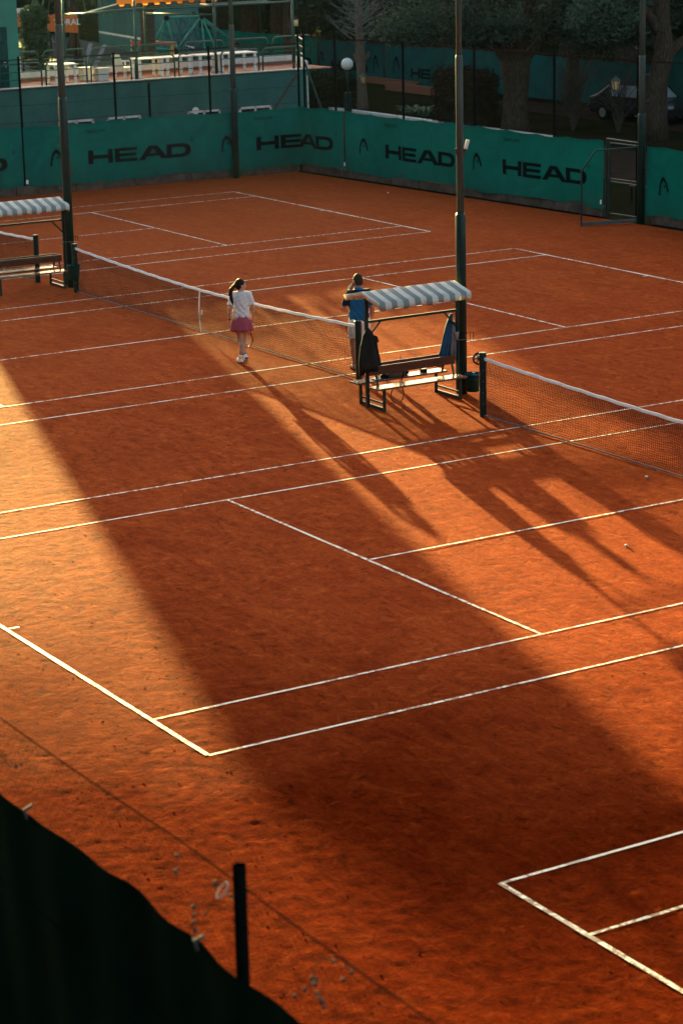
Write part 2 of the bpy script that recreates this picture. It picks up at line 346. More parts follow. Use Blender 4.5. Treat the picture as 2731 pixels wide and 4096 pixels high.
    # striped canopy cloth, stripes across the ridge (local Y), 0.125 m each
    m, n, bs = newmat('striped_canopy_cloth'); co = coords(n, 'Object'); s = N(n, 'ShaderNodeSeparateXYZ'); n.links.new(co, s.inputs[0])
    wob = math_(n, 'ADD', s.outputs['Y'], math_(n, 'MULTIPLY', noise(n, 6, 2, .5, 0, co), .012))
    st = math_(n, 'GREATER_THAN', math_(n, 'FRACT', math_(n, 'MULTIPLY', wob, 4.05)), .5)
    c = mixc(n, st, (.80, .74, .63), (.29, .305, .275)); c = mixc(n, ramp(n, noise(n, 9, 5, .65, .5, co), [(.45, 0.0), (.75, .35)]), c, (.30, .29, .26))
    n.links.new(c, bs.inputs['Base Color']); bs.inputs['Roughness'].default_value = .8; bump(n, bs, noise(n, 7, 4, .6, .8, co), .35, .02)
    tr = N(n, 'ShaderNodeBsdfTranslucent'); n.links.new(c, tr.inputs[0]); mx = N(n, 'ShaderNodeMixShader'); mx.inputs[0].default_value = .3
    n.links.new(bs.outputs[0], mx.inputs[1]); n.links.new(tr.outputs[0], mx.inputs[2]); n.links.new(mx.outputs[0], n.nodes['Material Output'].inputs[0]); M['canopy'] = m
build_mats()
# ------------------------------------------------------------------ ground, clay, markings
def sheet(name, poly, z, mat, kind='structure'):
    o = MB().add([(x, y, z) for x, y in poly], [tuple(range(len(poly)))]).build(name, mat)
    return tag(o, kind=kind)
sheet('ground', [(-900, -900), (900, -900), (900, 900), (-900, 900)], -.03, M['garden'])
# the clay field runs from the left kerb to beyond the right of the frame
def vnoise(X, Y, cell, seed):
    """smooth value noise on world metres"""
    rg_ = np.random.default_rng(seed); G = rg_.random((256, 256)).astype(np.float32); x, y = X/cell+1000, Y/cell+1000
    i, j = np.floor(x).astype(int), np.floor(y).astype(int); u, v = x-i, y-j; u = u*u*(3-2*u); v = v*v*(3-2*v); i0, j0, i1, j1 = i & 255, j & 255, (i+1) & 255, (j+1) & 255
    return (G[i0, j0]*(1-u)+G[i1, j0]*u)*(1-v)+(G[i0, j1]*(1-u)+G[i1, j1]*u)*v-.5
gx = np.concatenate([np.arange(-40.5, -17, .13), np.arange(-17, 14, .045), np.arange(14, 20, .2), np.arange(20, 45, 1.5)])
gy = np.concatenate([np.arange(-18.6, -17.2, .2), np.arange(-17.2, 1.5, .045), np.arange(1.5, 17.01, .11)])
X, Y = np.meshgrid(gx, gy, indexing='ij'); ytop = np.interp(X, [-40.5, -24, 44], [15.95, 16.98, 19.5]); Y = np.where(Y > 1.5, 1.5+(Y-1.5)*(ytop-1.5)/15.5, Y)
c_, s_ = math.cos(.35), math.sin(.35); Xr, Yr = X*c_+Y*s_, -X*s_+Y*c_
amp = .26+.50*np.clip((np.abs(Y)-3.5)/7, 0, 1); amp *= np.interp(X, [-22, -14], [.30, 1.0]); amp *= .55+.9*np.clip(vnoise(X, Y, 2.6, 1)+.5, 0, 1)
clod = vnoise(X, Y, .30, 2)*.6+vnoise(Xr, Yr*1.7, .19, 3)*1.0+vnoise(X, Y, .115, 4)*1.2+RNG.normal(size=X.shape)*.16
ridge = np.abs(vnoise(X+.2*vnoise(X, Y, .5, 8), Y, .42, 5))
Zc = amp*(.0085*clod-.0025*np.exp(-(ridge/.05)**2)*(vnoise(X, Y, 1.1, 9) > .02))
Zc -= np.median(Zc)
for lx in (-20, 44.0): Zc *= np.clip(np.abs(X-lx)*2+.3, 0, 1)
n1, n2 = X.shape; ii = np.arange(n1*n2).reshape(n1, n2)
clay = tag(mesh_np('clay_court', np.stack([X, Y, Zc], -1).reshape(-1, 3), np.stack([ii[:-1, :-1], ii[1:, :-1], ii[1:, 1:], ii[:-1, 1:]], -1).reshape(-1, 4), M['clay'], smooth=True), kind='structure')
LZ = .006
def line(name, x0, y0, x1, y1, wd, court, z=LZ):
    a, b = Vector((x0, y0, 0)), Vector((x1, y1, 0)); d = (b-a).normalized(); nrm = Vector((-d.y, d.x, 0))*wd/2
    k = max(2, int((b-a).length/.22)); vs = []; rr = random.Random(int(x0*100+y0*13+y1))
    for i in range(k+1):
        p = a.lerp(b, i/k); j1 = 1+rr.uniform(-.16, .10); j2 = 1+rr.uniform(-.16, .10)
        vs += [(p+nrm*j1+Vector((0, 0, z))), (p-nrm*j2+Vector((0, 0, z)))]
    MB().add(vs, [(2*i, 2*i+1, 2*i+3, 2*i+2) for i in range(k)]).build(name, M['line'], clay)
def court(cx, cy, parts):
    s, dbl, sv, bl = 4.115, 5.485, 6.40, 11.885
    for sx in (-1, 1):
        line('sideline', cx+sx*s, cy-bl, cx+sx*s, cy+bl, .047, cx); line('sideline', cx+sx*dbl, cy-bl, cx+sx*dbl, cy+bl, .047, cx)
    for sy in (-1, 1):
        if (sy < 0 and 'n' in parts) or (sy > 0 and 'f' in parts):
            line('baseline', cx-dbl, cy+sy*bl, cx+dbl, cy+sy*bl, .062, cx, LZ+.002)
            line('service_line', cx-s, cy+sy*sv, cx+s, cy+sy*sv, .05, cx, LZ+.002)
            line('centre_mark', cx, cy+sy*bl, cx, cy+sy*(bl-.18), .05, cx, LZ+.004)
    line('centre_service_line', cx, cy-sv, cx, cy+sv, .05, cx, LZ+.004)
XA, YA, XZ, YZ, XC, YC = -16.613, -.095, -31.461, -.119, 15.556, .679
court(0, 0, 'nf'); court(XA, YA, 'nf'); court(XZ, YZ, 'nf'); court(XC, YC, 'nf')

# ------------------------------------------------------------------ the two back walls: polyline with arc-length coordinates
LW0, CORNER, RW1 = Vector((-40.95, -7.0, 0)), Vector((-40.2, 16.15, 0)), Vector((-25.15, 17.08, 0))
RWEND = CORNER+(RW1-CORNER)*(27.0/15.08)
def wall_pt(s, h, off=0.0):
    """s = metres along the wall from the corner (negative: left wall), h height, off = metres towards the court"""
    if s < 0: d = (CORNER-LW0).normalized(); nrm = Vector((d.y, -d.x, 0)); p = CORNER+d*s
    else: d = (RW1-CORNER).normalized(); nrm = Vector((d.y, -d.x, 0)); p = CORNER+d*s
    return Vector((p.x, p.y, h))+nrm*off
def sL(y): return (y-CORNER.y)/((CORNER-LW0).normalized().y)
def sR(x): return (x-CORNER.x)/((RW1-CORNER).normalized().x)
kb = MB(); kr = random.Random(5)
def kerb(name, s0, s1, label):
    n = max(1, int((s1-s0)/1.9)); root = thing(name, label, 'kerb', wall_pt((s0+s1)/2, 0))
    for i in range(n):
        a, b = s0+(s1-s0)*i/n+.006, s0+(s1-s0)*(i+1)/n-.006; hh = .27+kr.uniform(-.02, .02); o1 = .05+kr.uniform(-.012, .012)
        P = [wall_pt(a, 0, o1), wall_pt(b, 0, o1), wall_pt(b, 0, -.13), wall_pt(a, 0, -.13)]
        vs = [p-root.location for p in P]+[p-root.location+Vector((0, 0, hh+kr.uniform(-.01, .01))) for p in P]
        MB().add(vs, [(3, 2, 1, 0), (4, 5, 6, 7), (0, 1, 5, 4), (1, 2, 6, 5), (2, 3, 7, 6), (3, 0, 4, 7)]).build('kerb_block', M['concrete'], root, bevel=.015)
kerb('concrete_kerb', -20, -.12, 'low grey concrete kerb under the left run of green banners')
kerb('concrete_kerb', .02, 14.98, 'low grey concrete kerb under the banners between corner and gate')
kerb('concrete_kerb', 16.95, 27, 'short concrete kerb under the banner right of the gate')

# ------------------------------------------------------------------ banner cloth and its print
def wav(s, h): return .016*math.sin(s*3.1+h*2.4+2*math.sin(s*.7))+.022*math.sin(s*2.1+.6*math.sin(h*2))+.012*math.sin(s*5.3+h*1.7)+.05*max(0, .9-h)*.3*math.sin(s*1.3)
def cloth_pt(s, h, off=0.0): return wall_pt(s, h, .09+wav(s, h)+off)
GLY = {'H': [[(0, 0), (.19, 0), (.19, .36), (.77, .36), (.77, 0), (.96, 0), (.96, 1), (.77, 1), (.77, .62), (.19, .62), (.19, 1), (0, 1)]],
       'E': [[(0, 0), (.88, 0), (.88, .22), (.20, .22), (.20, .39), (.84, .39), (.84, .61), (.20, .61), (.20, .78), (.88, .78), (.88, 1), (0, 1)]],
       'A': [[(0, 0), (.24, 0), (.35, .24), (.83, .24), (.94, 0), (1.18, 0), (.76, 1), (.42, 1)]],
       'D': [[(0, 0), (.62, 0), (.80, .04), (.93, .15), (1.0, .34), (1.0, .66), (.93, .85), (.80, .96), (.62, 1), (0, 1)]]}
HOLE = {'A': [(.44, .44), (.74, .44), (.59, .80)], 'D': [(.20, .24), (.60, .24), (.72, .29), (.79, .42), (.79, .58), (.72, .71), (.60, .76), (.20, .76)]}
def glyph_tris(poly, hole=None, sub=.12):
    bm = bmesh.new(); es = []
    for loop in [poly]+([hole] if hole else []):
        pts = []
        for i in range(len(loop)):
            a, b = loop[i], loop[(i+1) % len(loop)]; k = max(1, int(math.dist(a, b)/sub))
            pts += [(a[0]+(b[0]-a[0])*j/k, a[1]+(b[1]-a[1])*j/k) for j in range(k)]
        vs = [bm.verts.new((x, y, 0)) for x, y in pts]; es += [bm.edges.new((vs[i], vs[(i+1) % len(vs)])) for i in range(len(vs))]
    bmesh.ops.triangle_fill(bm, use_beauty=True, use_dissolve=False, edges=es)
    bm.verts.index_update(); V = [(v.co.x, v.co.y) for v in bm.verts]; F = [tuple(v.index for v in f.verts) for f in bm.faces]; bm.free()
    return V, F
def emblem_tris():
    out = [(0, 0), (.02, .30), (.10, .62), (.24, .88), (.42, 1.0), (.58, .97), (.76, .78), (.90, .52), (1.0, .30), (.86, .24), (.74, .50), (.60, .70), (.47, .79), (.36, .74), (.25, .58), (.18, .36), (.145, .02)]
    V, F = glyph_tris(out, None, .2); n = len(V); c = [(.55+.085*math.cos(a*math.pi/6), .52+.068*math.sin(a*math.pi/6)) for a in range(12)]
    return V+c, F+[tuple(n+i for i in range(12))]
def text_tris(txt, size):
    cu = bpy.data.curves.new('txt', 'FONT'); cu.body = txt; cu.size = size; cu.fill_mode = 'FRONT'; o = bpy.data.objects.new('txt', cu); COL.objects.link(o)
    bpy.context.view_layer.update(); me = o.evaluated_get(bpy.context.evaluated_depsgraph_get()).to_mesh()
    V = [(v.co.x, v.co.y) for v in me.vertices]; F = [tuple(p.vertices) for p in me.polygons]; o.to_mesh_clear(); bpy.data.objects.remove(o); bpy.data.curves.remove(cu); return V, F
TXT = text_tris('head.com', 1.0); TXR = text_tris('R', 1.0)
def put(name, V, F, s, h, sx, sy, parent, pt=None, off=.012, shear=0, mat='print'):
    pt = pt or cloth_pt; o = parent.location
    vs = [Vector(pt(s+x*sx+y*shear, h+y*sy, off))-o for x, y in V]
    fs = [f for f in F]
    return MB().add(vs, fs).build(name, M[mat], parent)
def head_word(s, h, wd, ht, parent, pt=None, letters='HEAD', name='lettering', **kw):
    x = 0.0; adv = {'H': 1.04, 'E': .93, 'A': 1.13, 'D': 1.0}; tot = 4.05; k = wd/tot; c = MB(); o = parent.location; pt = pt or cloth_pt
    for ch in letters:
        V, F = glyph_tris(GLY[ch][0], HOLE.get(ch)); put('letter_'+ch.lower(), V, F, s+x*k, h, k, ht, parent, pt, **kw); x += adv[ch]
def ring_r(s, h, parent, pt=None):
    c = MB(); pt = pt or cloth_pt; o = parent.location; k = 20
    vs = [Vector(pt(s+.055*q*math.cos(2*math.pi*i/k), h+.055*q*math.sin(2*math.pi*i/k), .012))-o for q in (1, .8) for i in range(k)]
    c.add(vs, [(i, (i+1) % k, k+(i+1) % k, k+i) for i in range(k)])
    vs = [Vector(pt(s-.026+x*.085, h-.030+y*.085, .012))-o for x, y in TXR[0]]; c.add(vs, TXR[1]); c.build('registered_mark', M['print'], parent)
def emblem(s, h, wd, ht, parent, pt=None, **kw):
    V, F = EMB; put('emblem', V, F, s, h, wd, ht, parent, pt, **kw)
EMB = emblem_tris()
def address(s, h, ht, parent, pt=None, **kw): put('web_address', TXT[0], TXT[1], s, h, ht, ht, parent, pt, **kw)
def banner(label, s0, s1, bottom=.24, top=2.12, group=None):
    root = thing('windscreen_banner', label, 'banner', wall_pt((s0+s1)/2, 0), group=group); o = root.location
    ns, nh = max(4, int((s1-s0)/.12)), 14; S = np.linspace(s0, s1, ns)
    if s0 < 0 < s1: S = np.sort(np.append(S, [-.001, .001])); ns += 2
    vs = []
    for s in S:
        tp = top-.045*abs(math.sin(s*math.pi/1.35))+.02*math.sin(s*.9); bt = bottom+.035*math.sin(s*1.1)+.02*math.sin(s*3.7)
        for j in range(nh): vs.append(cloth_pt(s, bt+(tp-bt)*j/(nh-1))-o)
    fs = [(i*nh+j, (i+1)*nh+j, (i+1)*nh+j+1, i*nh+j+1) for i in range(ns-1) for j in range(nh-1)]
    MB().add(vs, fs).build('cloth', M['cloth'], root, smooth=True)
    hm = MB(); hm.tube([Vector(cloth_pt(s, top-.045*abs(math.sin(s*math.pi/1.35))+.02*math.sin(s*.9)-.012, .006))-o for s in S[::2]], .014, 6); hm.build('top_hem', M['cloth'], root)
    tie = MB()
    k = int((s1-s0)/1.35)
    for i in range(k+1):
        s = math.ceil(s0/1.35)*1.35+i*1.35
        if s0 < s < s1:
            p = cloth_pt(s, top+.01)-o; tie.tube([p, p+Vector((0, 0, .07)), p+Vector((.02, .02, .12))], .006, 5)
    tie.build('ties', M['dark_wire'], root)['kind'] = 'stuff'
    return root
b1 = banner('green windscreen banner at the far left edge, cut off after one letter', -20, sL(6.33))
head_word(sL(5.78)-3.5, .80, 3.5, .43, b1); ring_r(sL(6.05), 1.36, b1)
b2 = banner('long green banner bending round the back corner with two HEAD prints', sL(6.40), sR(-37.72))
emblem(sL(7.23), .83, .44, .52, b2); head_word(sL(8.52), .80, 3.5, .43, b2); address(sL(8.46), 1.78, .175, b2); ring_r(sL(12.12), 1.32, b2)
emblem(sL(13.14), .84, .44, .52, b2); head_word(sL(14.41), .80, 3.55, .43, b2); address(sL(14.36), 1.78, .175, b2); ring_r(sR(-38.15), 1.33, b2)
b3 = banner('long green banner with two HEAD prints running to the gate', sR(-37.62), sR(-25.18))
emblem(sR(-36.77), .83, .46, .52, b3); head_word(sR(-35.46), .80, 3.53, .43, b3); address(sR(-35.48), 1.79, .175, b3)
emblem(sR(-31.0), .83, .46, .52, b3); head_word(sR(-29.64), .82, 3.72, .43, b3); address(sR(-29.55), 1.79, .175, b3); ring_r(sR(-25.82), 1.35, b3)
b4 = banner('green banner with one emblem right of the gate and light pole', sR(-23.45), 27)
emblem(sR(-22.97), .81, .46, .52, b4); head_word(sR(-21.5), .80, 3.5, .43, b4)
for s, h in ((sL(6.44), .42), (sR(-37.68), .43), (sR(-25.26), .42)):     # small white maker's tags on the hems
    par = {0: b2, 1: b2, 2: b3}[[sL(6.44), sR(-37.68), sR(-25.26)].index(s)]
    V = [(0, 0), (.07, 0), (.07, .12), (0, .12)]; put('white_tag', V, [(0, 1, 2, 3)], s-.035, h-.06, 1, 1, par, mat='white')
# loose hose lying behind the kerb
hz = MB(); hz.tube([wall_pt(5+.35*i, .30+.05*math.sin(i*1.3)+(.06 if i in (2, 3) else 0), .03+.03*math.sin(i*.8)) for i in range(28)], .018, 6)
tag(hz.build('garden_hose', M['rust']), 'thin dark hose lying along the kerb below the right banner', 'hose')

# ------------------------------------------------------------------ chain-link fences
def chain_mesh(pt, s0, s1, h0, h1, pitch, rad):
    """diagonal wires of a chain-link mesh on the surface pt(s,h)"""
    H = h1-h0; V = []; F = []; c = [(math.cos(a), math.sin(a)) for a in (math.pi/2, math.pi*7/6, math.pi*11/6)]
    for sg in (1, -1):
        k = s0-H
        while k < s1+H:
            a, b = (k, h0), (k+sg*H, h1)
            lo, hi = 0.0, 1.0
            for lim, sign in ((s0, 1), (s1, -1)):
                da, db = sign*(a[0]-lim), sign*(b[0]-lim)
                if da < 0 and db < 0: lo, hi = 1, 0; break
                if da < 0: lo = max(lo, da/(da-db))
                if db < 0: hi = min(hi, da/(da-db))
            if lo < hi:
                p = Vector(pt(a[0]+(b[0]-a[0])*lo, a[1]+(b[1]-a[1])*lo)); q = Vector(pt(a[0]+(b[0]-a[0])*hi, a[1]+(b[1]-a[1])*hi))
                t = (q-p).normalized(); x = t.cross(Vector((0, 0, 1))).normalized(); y = x.cross(t); n = len(V)
                for e in (p, q): V += [e+x*rad*ca+y*rad*sa for ca, sa in c]
                F += [(n, n+1, n+4, n+3), (n+1, n+2, n+5, n+4), (n+2, n, n+3, n+5)]
            k += pitch
    return np.array([tuple(v) for v in V]), np.array(F)
def fence(label, pt, s_posts, s0, s1, h_mesh, H, rail=True, mesh_rad=.0022, pitch=.085, post_r=.036, wires=(), rail_r=.018, cap=True):
    root = thing('chain_link_fence', label, 'fence', pt((s0+s1)/2, 0)); o = root.location; lp = lambda s, h: Vector(pt(s, h))-o
    for s, h in s_posts:
        MB().tube([lp(s, 0), lp(s, h)], post_r, 12, cap=cap).build('post', M['dark_wire'], root, smooth=False)
    if rail:
        nseg = max(2, int((s1-s0)/.6)); MB().tube([lp(s0+(s1-s0)*i/nseg, H-.05-.03*abs(math.sin(i*.52))) for i in range(nseg+1)], rail_r, 6).build('top_rail', M['dark_rust'], root)
    for h in wires: MB().tube([lp(s0+(s1-s0)*i/12, h-.02*math.sin(i*2.1)) for i in range(13)], .006, 5).build('tension_wire', M['dark_rust'], root)
    V, F = chain_mesh(lambda s, h: lp(s, h), s0, s1, h_mesh, H-.06, pitch, mesh_rad)
    m = mesh_np('chain_link', V, F, M['dark_wire'], root); m['kind'] = 'stuff'
    return root
lf = fence('tall chain-link fence above the left banners, before the terrace', lambda s, h: wall_pt(s, h, -.05), [(sL(6.43), 4.22), (sL(9.58), 4.18), (sL(10.75), 3.17), (sL(12.88), 4.20), (sL(3.0), 4.2), (sL(-.5), 4.2), (sL(16.1), 4.45)], -20, -.05, 2.0, 4.2, wires=(2.22, 2.75))
rf = fence('tall chain-link fence above the right banners, before the garden', lambda s, h: wall_pt(s, h, -.05), [(.14, 4.46), (sR(-38.3), 4.42), (sR(-34.65), 4.40), (sR(-31.12), 4.42), (sR(-27.47), 4.42), (sR(-23.97), 4.42), (sR(-20.3), 4.42)], .05, 27, 2.0, 4.42, wires=(4.33, 2.2))
# braces of the corner posts
bz = MB(); o = rf.location; cp = wall_pt(.14, 0, -.05)-o
bz.tube([cp+Vector((0, 0, 3.6)), cp+Vector((1.25, .1, 1.5))], .032, 8); bz.build('corner_brace', M['green_paint'], rf)
o = lf.location; cp = wall_pt(-.05, 0, -.05)-o
MB().tube([cp+Vector((0, 0, 3.2)), cp+Vector((-.1, -1.15, 1.75))], .032, 8).build('corner_brace', M['rust'], lf)
MB().tube([wall_pt(.24, 1.9, -.12)-rf.location, wall_pt(.2, 3.1, -.12)-rf.location], .014, 6).build('white_cable', M['white'], rf)

# near fence, bottom left, close to the camera
def near_pt(s, h): return Vector((s, -18.0, h))
nf = fence('near chain-link fence crossing the lower left corner', near_pt, [(17.57, 4.56), (13.97, 4.56), (10.37, 4.56), (21.2, 4.56), (24.8, 4.56)], 6, 26, 3.9, 4.52, rail_r=.0045, cap=False, mesh_rad=.0008, pitch=.075, post_r=.034)
o = nf.location
MB().tube([Vector((17.53, -18.05, 4.42))-o+Vector((.028*math.cos(a)-.015, .03*math.sin(a)-.02, .034*math.sin(a))) for a in np.linspace(0, 6.5, 18)], .005, 6).build('wire_loop', M['cream'], nf)
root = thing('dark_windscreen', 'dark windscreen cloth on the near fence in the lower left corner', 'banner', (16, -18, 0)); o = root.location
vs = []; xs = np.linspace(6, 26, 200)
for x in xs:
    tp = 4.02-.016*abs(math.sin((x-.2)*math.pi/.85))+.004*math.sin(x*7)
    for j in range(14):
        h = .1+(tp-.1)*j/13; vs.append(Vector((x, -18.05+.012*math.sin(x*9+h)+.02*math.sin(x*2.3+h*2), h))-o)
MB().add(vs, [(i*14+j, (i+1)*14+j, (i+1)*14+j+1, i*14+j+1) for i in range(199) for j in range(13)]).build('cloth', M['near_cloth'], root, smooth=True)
tie = MB()
for i in range(48):
    x = .2+.85*i/2
    if 7 < x < 26 and i % 5 == 0: tie.tube([Vector((x, -18.06, 3.97))-o, Vector((x+.01, -18.08, 4.03))-o, Vector((x+.04, -18.04, 4.06))-o], .012, 5)
tie.build('ties', M['grey_cloth'], root)['kind'] = 'stuff'
MB().tube([Vector((6+i, -18.09, 3.45+.01*math.sin(i)))-o for i in range(21)], .0025, 5).build('support_wire', M['dark_wire'], root)
# dry creeper bits caught in the near fence
rr = random.Random(3)
for k, (x0, lab) in enumerate(((14.4, 'dry creeper tuft caught low on the near fence wire at the left'), (17.2, 'dry creeper hanging left of the near fence post'), (18.3, 'dry creeper heads hanging right of the near fence post'))):
    root = thing('dry_creeper', lab, 'plant', (x0, -18.0, 4.2)); st = MB(); lf_ = MB()
    for j in range(6):
        p = Vector((rr.uniform(-.25, .35), 0, rr.uniform(-.12, .28))); pts = [p]
        for q in range(5): p = p+Vector((rr.uniform(-.06, .06), rr.uniform(-.03, .03), rr.uniform(-.07, .02))); pts.append(p)
        st.tube(pts, .002, 5)
        for p in pts[2::3]: lf_.sphere(p, (rr.uniform(.008, .018), .010, rr.uniform(.008, .018)), 7, 5)
    st.build('stems', M['brown_twig'], root)['kind'] = 'stuff'; lf_.build('seed_heads', M['bag'], root)['kind'] = 'stuff'

# ------------------------------------------------------------------ gate with its side frame
gt = thing('court_gate', 'green tube gate with chain-link infill between the right banners', 'gate', (-24.3, 17.15, 0)); o = gt.location
P = lambda s, h, off=0: wall_pt(s, h, off)-o
s0, s1 = 15.08, 16.6
for s in (s0, s1): MB().tube([P(s, 0), P(s, 2.16)], .04, 10).build('jamb', M['green_paint'], gt)
MB().tube([P(s0, 2.16), P(s1, 2.14)], .03, 8).build('lintel', M['green_paint'], gt)
for s in (s0+.13, s1-.16): MB().tube([P(s, .12), P(s, 2.06)], .022, 8).build('leaf_stile', M['green_paint'], gt)
for h in (.12, 1.08, 1.0, 2.06): MB().tube([P(s0+.13, h), P(s1-.16, h)], .02, 8).build('leaf_rail', M['green_paint'], gt)
V, F = chain_mesh(lambda s, h: P(s, h), s0+.14, s1-.17, .12, 2.05, .085, .003); m = mesh_np('chain_link', V, F, M['dark_wire'], gt); m['kind'] = 'stuff'
MB().box(P(s1-.02, 1.22, .06), (.09, .07, .13)).build('latch_box', M['cream'], gt, bevel=.008)
gfr = thing('side_gate_frame', 'open green tube frame with slanted top standing out from the gate', 'gate', (-24.17, 15.47, 0)); o = gfr.location
A, B = Vector((-24.17, 15.47, 0))-o, Vector((-23.62, 16.92, 0))-o
Z = lambda v, z: v+Vector((0, 0, z))
MB().tube([Z(A, 0), Z(A, 1.5)], .024, 8).build('front_upright', M['green_paint'], gfr)
MB().tube([Z(A, 1.5), Z(A.lerp(B, .26), 2.03), Z(B, 2.07)], .024, 8).build('top_tube', M['green_paint'], gfr)
MB().beam(Z(A, .06), Z(B, .09), .05, .09).build('bottom_rail', M['pole_grey'], gfr)

# ------------------------------------------------------------------ tall light poles
def pole(label, loc, secs, top, pegs=(), extra=None):
    root = thing('light_pole', label, 'light pole', loc, group='tall steel light poles round the courts')
    z0 = 0
    zs = [0]+[z for z, r in secs[:-1]]+[top]; rs = [r for z, r in secs]
    for i, r in enumerate(rs):
        a, b = zs[i], zs[i+1]; pts = [(0, 0, a)]; rad = [r]
        if i < len(rs)-1: pts += [(0, 0, b-.06), (0, 0, b)]; rad += [r, rs[i+1]*1.03]
        else: pts += [(0, 0, b)]; rad += [r*.9]
        MB().tube(pts, rad, 20).build('lower_tube' if i == 0 else 'upper_tube', M['green_paint'] if i == 0 else M['pole_grey'], root, smooth=True)
    for z, a, ln in pegs:
        d = Vector((math.cos(a), math.sin(a), 0)); MB().tube([d*.05+Vector((0, 0, z)), d*ln+Vector((0, 0, z)), d*ln+Vector((0, 0, z+.05))], .008, 6).build('step_peg', M['galv'], root)
    return root
imr = math.atan2(_r0.y, _r0.x); iml = imr+math.pi
pc = pole('tall pole with grey upper tube beside the near sheltered bench', (-8.39, .88, 0), [(3.35, .093), (6.17, .066), (0, .052)], 9.2)
st = MB(); st.tube([(0, 0, 4.28), (math.cos(imr)*.07, math.sin(imr)*.07, 4.42), (math.cos(imr)*.13, math.sin(imr)*.13, 4.62)], .028, 8); st.tube([(0, 0, 4.28), (math.cos(iml)*.03+.06, math.sin(iml)*.03-.06, 4.42), (math.cos(iml)*.06+.06, math.sin(iml)*.06-.06, 4.52)], .02, 8)
st.build('broken_bracket', M['rust'], pc); MB().tube([(math.cos(imr)*.10, math.sin(imr)*.10, 4.5), (math.cos(imr)*.145, math.sin(imr)*.145, 4.66)], .034, 8).build('white_stub', M['white'], pc)
pegs = [(z, imr if i % 2 else iml, .17) for i, z in enumerate((2.35, 2.75, 3.35, 3.85, 4.9, 5.3, 5.75))]
pole('tall pole with climbing pegs beside the far left sheltered bench', (-23.92, .22, 0), [(4.47, .105), (6.15, .082), (0, .066)], 9.2, pegs)
pole('slim green pole standing against the left banner wall', (-39.98, 13.53, 0), [(2.86, .105), (4.86, .085), (0, .07)], 9.0)
pole('tall pole with climbing pegs at the gate on the right', (-23.56, 17.02, 0), [(2.98, .105), (4.51, .088), (0, .078)], 9.2, [(z, imr if i % 2 else iml, .19) for i, z in enumerate((2.9, 3.3, 3.6, 4.0, 4.7, 5.1))])

# loose clay crumbs lying on the courts, thickest behind the base lines; far too many to count
rg = np.random.default_rng(77); n_c = 60000
cx = np.concatenate([rg.uniform(-39, 24, n_c)]); cy = rg.uniform(-17.6, 15.6, n_c)
den = .22+.78*np.clip((np.abs(cy)-4)/7, 0, 1); den *= .35+.65*(np.sin(cx*.9+2*np.sin(cy*.6))*np.sin(cy*1.1+1.7*np.sin(cx*.5)) > -.1)
k = rg.random(n_c) < den; cx, cy = cx[k], cy[k]; n_c = len(cx); sz = .004+.013*rg.random(n_c)**3
P = np.stack([cx, cy, np.zeros(n_c)], -1); ang = rg.random(n_c)*6.28; el = .7+1.2*rg.random(n_c)
base = np.array([(1, 0, -.2), (0, 1, -.2), (-1, 0, -.2), (0, -1, -.2), (.1, .1, .62)])
V = base[None]*sz[:, None, None]*(.75+.5*rg.random((n_c, 5, 1))); V[..., 0] *= el[:, None]; c_, s_ = np.cos(ang)[:, None], np.sin(ang)[:, None]
V = np.stack([V[..., 0]*c_-V[..., 1]*s_, V[..., 0]*s_+V[..., 1]*c_, V[..., 2]], -1)+P[:, None]
F = np.array([(0, 1, 4), (1, 2, 4), (2, 3, 4), (3, 0, 4)])[None]+5*np.arange(n_c)[:, None, None]
tag(mesh_np('clay_crumbs', V.reshape(-1, 3), F.reshape(-1, 3), M['clay']), kind='stuff')
